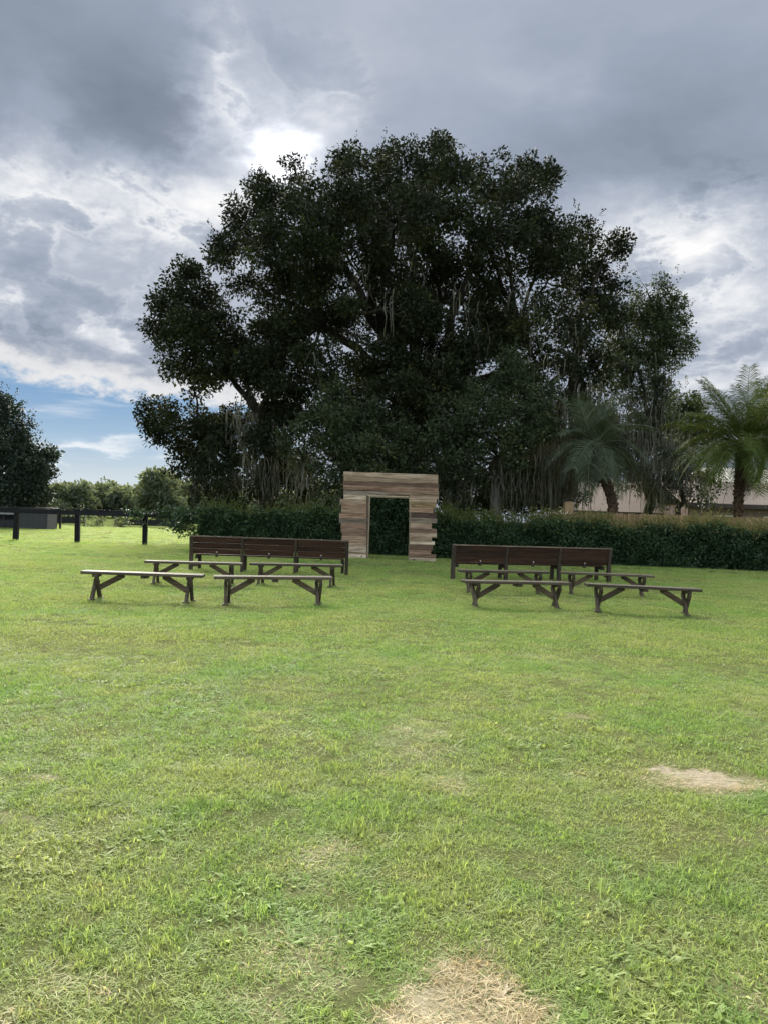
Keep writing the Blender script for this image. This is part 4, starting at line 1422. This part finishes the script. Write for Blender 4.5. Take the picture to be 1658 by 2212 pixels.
# ---------------------------------------------------------------- benches
def copy_thing(root, loc, rz, label):
    r = root.copy()
    COL.objects.link(r)
    r.location = loc
    r.rotation_euler = (0, 0, rz)
    r['label'] = label
    for ch in list(root.children):
        c = ch.copy()
        COL.objects.link(c)
        c.parent = r
        for g in list(ch.children):
            d = g.copy()
            COL.objects.link(d)
            d.parent = c
    return r


GB = 'plain wooden benches in two rows on the lawn'
SEAT_H, BL, LEGX = 0.47, 1.93, 0.745


def make_bench():
    t = thing('bench', '', 'bench', (0, 0, 0), 0, GB)
    link('seat', box_mesh('seat', (BL, 0.29, 0.045), M_SEAT, 0.005, jitter=0.002), t, (0, 0, SEAT_H - 0.0225))
    bm = bmesh.new()
    add_box(bm, Vector((0, 0, 0)), (0.09, 0.25, 0.045), None, 0.004)
    cl = bm_mesh('cleat', bm, M_LEG)
    for x in (-LEGX, 0.02, LEGX):
        o = link('cleat', cl, t, (x, 0, SEAT_H - 0.0685))
    zt = SEAT_H - 0.093
    for sx in (-1, 1):
        x = sx * LEGX
        for sy in (-1, 1):
            bm = bmesh.new()
            bar(bm, (x + sy * 0.027, sy * 0.15, 0.0), (x + sy * 0.027, -sy * 0.10, zt), 0.048, 0.085, 0.004, up=Vector((0, 1, 0.2)))
            link('leg', bm_mesh('leg', bm, M_LEG), t)
            bm = bmesh.new()
            add_box(bm, Vector((x + sy * 0.030, sy * 0.152, 0.016)), (0.10, 0.11, 0.032), None, 0.004)
            link('foot', bm_mesh('foot', bm, M_LEG), t)
        bm = bmesh.new()
        bar(bm, (x - sx * 0.035, 0, 0.195), (x - sx * 0.43, 0, SEAT_H - 0.05), 0.04, 0.088, 0.004, up=Vector((0, 1, 0)).cross(Vector((sx, 0, 1))))
        link('brace', bm_mesh('brace', bm, M_BRACE), t)
    return t


BENCHES = [
    ((211, 1296), (406, 1300.5), 'front row plain bench farthest left on the lawn'),
    ((490, 1306), (687, 1305), 'front row plain bench left of the aisle, nearest the arch path'),
    ((333, 1261), (503, 1264), 'back row plain bench whose right end meets another, left of aisle'),
    ((558.5, 1263), (722, 1268.5), 'back row plain bench left of the aisle below the dark backed bench'),
    ((1012.5, 1312.5), (1209, 1313.5), 'front row plain bench just right of the aisle'),
    ((1284, 1320.5), (1484, 1328), 'front row plain bench farthest right on the lawn'),
    ((1005, 1278.5), (1165, 1282), 'back row plain bench right of the aisle below the dark backed bench'),
    ((1225, 1283), (1390.5, 1288.5), 'back row plain bench reaching past right end of backed bench'),
]
BENCH_SPOTS = []
proto = make_bench()
for i, (a, b, lab) in enumerate(BENCHES):
    p, q = G(*a), G(*b)
    c = (p + q) / 2
    rz = math.atan2(q.y - p.y, q.x - p.x)
    rz = max(-0.22, min(0.22, rz))
    BENCH_SPOTS.append((c.x, c.y, rz, LEGX))
    tl = (0, R((0.5, -0.4, 0.3, -0.6, 0.2, 0.7, -0.3, 0.4)[i]), rz)
    if i == 0:
        proto.location = c
        proto.rotation_euler = tl
        proto['label'] = lab
    else:
        copy_thing(proto, c, rz, lab).rotation_euler = tl


def make_backed():
    L = 4.05
    t = thing('backed_bench', '', 'bench', (0, 0, 0), 0, 'long benches with plank backs in front of the arch')
    lean = R(9)                                       # back leans towards the viewer
    H = 0.86
    n = 3
    xs = [-L / 2 + 0.045, -L / 6, L / 6, L / 2 - 0.045]
    rot = Matrix.Rotation(lean, 3, 'X')

    def on_back(z):                                   # y of the back plane at height z
        return -math.tan(lean) * (z - 0.40)
    for i in range(n):
        xa, xb = xs[i] + 0.045, xs[i + 1] - 0.045
        for j in range(3):
            z = 0.435 + 0.068 + j * 0.140
            me = box_mesh('back_board', (xb - xa, 0.024, 0.136), M_BACK, 0.004, jitter=0.001)
            link('back_board', me, t, ((xa + xb) / 2, on_back(z), z), (lean, 0, 0))
        hook = bmesh.new()
        add_box(hook, Vector((0, 0, 0)), (0.03, 0.018, 0.10), None, 0.003)
        add_box(hook, Vector((0, 0.018, -0.07)), (0.07, 0.05, 0.045), None, 0.003)
        hk = link('bracket', bm_mesh('bracket', hook, M_POST), t, ((xa + xb) / 2, on_back(0.47) - 0.024, 0.455))
        bolt = bmesh.new()
        bmesh.ops.create_cone(bolt, cap_ends=True, segments=10, radius1=0.018, radius2=0.014, depth=0.016)
        bmesh.ops.rotate(bolt, verts=bolt.verts, matrix=Matrix.Rotation(R(90), 3, 'X'))
        link('bolt_head', bm_mesh('bolt_head', bolt, M_STEEL), hk, (0, -0.018, 0.03))
    link('top_rail', box_mesh('top_rail', (L, 0.05, 0.03), M_RAIL, 0.004), t, (0, on_back(0.86), 0.872))
    for k, x in enumerate(xs):
        bm = bmesh.new()
        bar(bm, (x, on_back(0.858) , 0.856), (x, on_back(0.40), 0.40), 0.085 if k in (0, 3) else 0.06, 0.075, 0.005, up=Vector((0, 1, 0)))
        bar(bm, (x, on_back(0.43) , 0.43), (x, -0.02, 0.0), 0.085 if k in (0, 3) else 0.075, 0.11, 0.005, up=Vector((0, 1, 0)))
        link('post', bm_mesh('post', bm, M_POST), t)
        bm = bmesh.new()
        xi = x * (0.94 if k in (0, 3) else 1)
        bar(bm, (xi, 0.42, 0.0), (xi, 0.40, 0.39), 0.075, 0.085, 0.004, up=Vector((0, 1, 0)))
        link('front_leg', bm_mesh('front_leg', bm, M_POST), t)
        link('seat_bearer', box_mesh('seat_bearer', (0.06, 0.42, 0.08), M_POST, 0.004), t, (xi, 0.235, 0.35))
    for j in range(3):
        link('seat_board', box_mesh('seat_board', (L - 0.30, 0.125, 0.03), M_BACK, 0.004), t, (0, 0.11 + j * 0.135, 0.407))
    return t


bk = make_backed()
p, q = G(413, 1231.5), G(748, 1242.5)
c = (p + q) / 2
rzb = math.atan2(q.y - p.y, q.x - p.x)
bk.location = c
bk.rotation_euler = (0, 0, rzb)
k = (q - p).length / (4.05 - 0.09)
bk.scale = (k, 1, 1)
bk['label'] = 'long dark plank backed bench on the left before the hedge'
BENCH_SPOTS.append((c.x, c.y, rzb, 1.9))
p, q = G(976, 1251.5), G(1312, 1257)
c = (p + q) / 2
rzb = math.atan2(q.y - p.y, q.x - p.x)
b2 = copy_thing(bk, c, rzb, 'long dark plank backed bench on the right before the hedge')
b2.scale = ((q - p).length / (4.05 - 0.09), 1, 1)
BENCH_SPOTS.append((c.x, c.y, rzb, 1.9))


# ---------------------------------------------------------------- grass
def value_noise(x, y, scale, seed):
    r = np.random.default_rng(seed)
    tab = r.random((64, 64))
    u, v = x * scale, y * scale
    i, j = np.floor(u).astype(int), np.floor(v).astype(int)
    fu, fv = u - i, v - j
    fu, fv = fu * fu * (3 - 2 * fu), fv * fv * (3 - 2 * fv)
    g = lambda a, b: tab[a % 64, b % 64]
    return (g(i, j) * (1 - fu) + g(i + 1, j) * fu) * (1 - fv) + (g(i, j + 1) * (1 - fu) + g(i + 1, j + 1) * fu) * fv


def tuft(name, n, spread, h, w, seed, lay=0.7):
    r = np.random.default_rng(seed)
    V, F, T, off = [], [], [], 0
    for _ in range(n):
        a = r.random() * 6.283
        q = spread * math.sqrt(r.random())
        p = np.array([math.cos(a) * q, math.sin(a) * q, -0.004])
        hh = h * r.uniform(0.45, 1.25)
        b = r.random() * 6.283
        le = lay * r.uniform(0.2, 1.3)
        d = np.array([math.cos(b) * le, math.sin(b) * le, 1.0])
        d /= np.linalg.norm(d)
        side = np.array([-math.sin(b + r.normal(0, .7)), math.cos(b), 0]) * w * r.uniform(0.6, 1.3) * 0.5
        m = p + d * hh * 0.55
        e = p + d * hh + np.array([math.cos(b) * 0.25, math.sin(b) * 0.25, -0.22]) * hh * r.uniform(0.2, 1.3)
        V.append(np.array([p - side, p + side, m + side * 0.9, m - side * 0.9, e + side * 0.12, e - side * 0.12]))
        F.append(np.array([(0, 1, 2, 3), (3, 2, 4, 5)]) + off)
        off += 6
        T.append(np.full(2, r.random()))
    return np_mesh(name, np.concatenate(V), np.concatenate(F), M_BLADE, np.concatenate(T))


def grass():
    src = bpy.data.collections.new('grass_tufts')
    kinds = [tuft('tuft', 46, 0.065, 0.029, 0.0033, 1, 1.1), tuft('tuft', 46, 0.065, 0.025, 0.0034, 2, 1.5), tuft('tuft', 42, 0.06, 0.034, 0.0034, 3, 1.0), tuft('tuft', 50, 0.07, 0.022, 0.0033, 4, 2.0),
             tuft('tuft', 70, 0.15, 0.035, 0.0055, 5, 1.2), tuft('tuft', 70, 0.16, 0.030, 0.0055, 6, 1.5), tuft('tuft', 66, 0.15, 0.040, 0.0055, 7, 1.0),
             tuft('tuft', 30, 0.06, 0.085, 0.0042, 8, .9), tuft('tuft', 46, 0.085, 0.05, 0.0032, 9, 4.5), tuft('tuft', 14, 0.05, 0.045, 0.013, 10, 1.9)]
    for i, me in enumerate(kinds):
        o = bpy.data.objects.new('grass_tuft_%02d' % i, me)
        src.objects.link(o)
    pts, idx, scl = [], [], []
    for (d0, d1, dens, near) in ((1.6, 4.5, 620, True), (4.5, 8.5, 430, True), (8.5, 14, 120, False), (14, 23, 85, False), (23, 33, 55, False), (33, 62, 16, False)):
        half = 0.58
        area = half * (d1 ** 2 - d0 ** 2) + 2 * 2.6 * (d1 - d0)
        n = int(area * dens)
        y = np.sqrt(rng.random(n) * (d1 ** 2 - d0 ** 2) + d0 ** 2)
        x = (rng.random(n) * 2 - 1) * (half * y + 2.6)
        keep = rng.random(n)
        pn = 0.6 * value_noise(x, y, 1.6, 5) + 0.4 * value_noise(x, y, 5.0, 6)
        k = np.where(pn < 0.30, 0.55, 1.0)
        for (cx, cy, rx, ry, a) in SAND:
            q = np.hypot((x - cx) / rx, (y - cy) / ry) + (value_noise(x, y, 9, 3) - .5) * 0.8
            k = np.where(q < 1.0, k * (1 - 0.93 * a), k)
        if d0 == 33:
            k = np.where(x < -0.13 * y, k, 0)
        ok = keep < k
        x, y = x[ok], y[ok]
        n = len(x)
        hn = 0.8 + 0.4 * value_noise(x, y, 0.9, 8) * (0.6 + 0.8 * value_noise(x, y, 3.2, 9))
        for (cx, cy, rx, ry, a) in DEAD:
            q = np.hypot((x - cx) / rx, (y - cy) / ry)
            hn = np.where(q < 1.1, hn * (1 - 0.55 * a), hn)
        if near:
            ii = rng.integers(0, 4, n)
            tall = (value_noise(x, y, 1.3, 21) > 0.68) & (rng.random(n) < 0.02)
            ii = np.where(tall, 7, ii)
            dd = np.zeros(n)
            for (cx, cy, rx, ry, a) in DEAD:
                dd = np.maximum(dd, a * (np.hypot((x - cx) / rx, (y - cy) / ry) + (value_noise(x, y, 6, 41) - 0.5) * 1.9 < 1.05))
            ii = np.where((value_noise(x, y, 2.1, 33) > 0.62) & (rng.random(n) < 0.16), 9, ii)
            ii = np.where(rng.random(n) < 0.10 + dd * 0.6, 8, ii)
        else:
            ii = rng.integers(4, 7, n)
        s = hn * rng.uniform(0.6, 1.35, n)
        pts.append(np.stack([x, y, np.zeros(n)], 1))
        idx.append(ii)
        wf = 1.7 if d0 == 33 else 1.0
        scl.append(np.stack([rng.uniform(0.85, 1.25, n) * wf, rng.uniform(0.85, 1.25, n) * wf, s * (wf ** 0.5)], 1))
    # uncut grass at fence posts, under benches and along the hedge and arch foot
    ex = []
    for px, py in ((35, 1169), (167, 1173), (313, 1178)):
        g = G(px, py)
        for _ in range(16):
            ex.append((g.x + rng.normal(0, 0.32), g.y - 0.1 + rng.normal(0, 0.12), rng.uniform(1.0, 2.0)))
    for px in range(-20, 400, 6):
        g = G(px, 1174 + (px - 167) * 0.035)
        for _ in range(2):
            ex.append((g.x + rng.normal(0, 0.2), g.y + rng.normal(0, 0.15), rng.uniform(0.5, 1.3)))
    for (cx, cy, rz, lx) in BENCH_SPOTS:
        for sx in (-1, 1):
            for _ in range(16):
                ex.append((cx + sx * lx * math.cos(rz) + rng.normal(0, 0.13), cy + sx * lx * math.sin(rz) + rng.normal(0, 0.16), rng.uniform(0.5, 0.95)))
        for _ in range(26):
            ex.append((cx + rng.uniform(-lx, lx), cy + rng.normal(0, 0.12), rng.uniform(0.5, 1.0)))
    for xx in np.arange(-8, 20, 0.12):
        yy = np.interp(xx, [-8, 0, 6, 14, 22], [30.6, 29.5, 28.5, 27.25, 26.1])
        ex.append((xx, yy + rng.normal(0, 0.12), rng.uniform(0.6, 1.3)))
    for xx in np.arange(-1.6, 2.2, 0.07):
        ex.append((xx, 27.05 + rng.normal(0, 0.05), rng.uniform(0.4, 0.9)))
    ex = np.array(ex)
    pts.append(np.stack([ex[:, 0], ex[:, 1], np.zeros(len(ex))], 1))
    idx.append(np.full(len(ex), 7))
    scl.append(np.stack([np.full(len(ex), 1.2), np.full(len(ex), 1.2), ex[:, 2]], 1))
    pts, idx, scl = np.concatenate(pts), np.concatenate(idx), np.concatenate(scl)
    n = len(pts)
    pts[:, 2] = 0.012 * np.sin(pts[:, 0] * 0.9 + 1.3 * np.sin(pts[:, 1] * 0.7)) * np.sin(pts[:, 1] * 1.1 + 0.5)
    rot = np.stack([rng.normal(0, 0.08, n), rng.normal(0, 0.08, n), rng.random(n) * 6.283], 1)
    me = bpy.data.meshes.new('lawn_grass')
    me.vertices.add(n)
    me.vertices.foreach_set('co', pts.astype(np.float32).ravel())
    for nm, ty, data in (('rot', 'FLOAT_VECTOR', rot), ('scl', 'FLOAT_VECTOR', scl)):
        a = me.attributes.new(nm, ty, 'POINT')
        a.data.foreach_set('vector', data.astype(np.float32).ravel())
    a = me.attributes.new('pick', 'INT', 'POINT')
    a.data.foreach_set('value', idx.astype(np.int32))
    me.update()
    o = link('grass', me)
    tag(o, 'short mown green grass with straw coloured blades covering the lawn', 'grass', kind='stuff')
    ng = bpy.data.node_groups.new('scatter_grass', 'GeometryNodeTree')
    ng.interface.new_socket('Geometry', in_out='INPUT', socket_type='NodeSocketGeometry')
    ng.interface.new_socket('Geometry', in_out='OUTPUT', socket_type='NodeSocketGeometry')
    N, Lk = ng.nodes, ng.links
    gi, go = N.new('NodeGroupInput'), N.new('NodeGroupOutput')
    ci = N.new('GeometryNodeCollectionInfo')
    ci.inputs['Collection'].default_value = src
    ci.inputs['Separate Children'].default_value = True
    ci.inputs['Reset Children'].default_value = True
    ip = N.new('GeometryNodeInstanceOnPoints')
    ip.inputs['Pick Instance'].default_value = True

    def named(nm, ty):
        a = N.new('GeometryNodeInputNamedAttribute')
        a.data_type = ty
        a.inputs['Name'].default_value = nm
        return a.outputs['Attribute']
    Lk.new(gi.outputs[0], ip.inputs['Points'])
    Lk.new(ci.outputs[0], ip.inputs['Instance'])
    Lk.new(named('pick', 'INT'), ip.inputs['Instance Index'])
    Lk.new(named('rot', 'FLOAT_VECTOR'), ip.inputs['Rotation'])
    Lk.new(named('scl', 'FLOAT_VECTOR'), ip.inputs['Scale'])
    Lk.new(ip.outputs[0], go.inputs[0])
    md = o.modifiers.new('scatter', 'NODES')
    md.node_group = ng
    print('grass tufts', n, 'tris', sum(sum(len(p.vertices) - 2 for p in o.data.polygons) for o in scene.objects if o.type == 'MESH'))


grass()
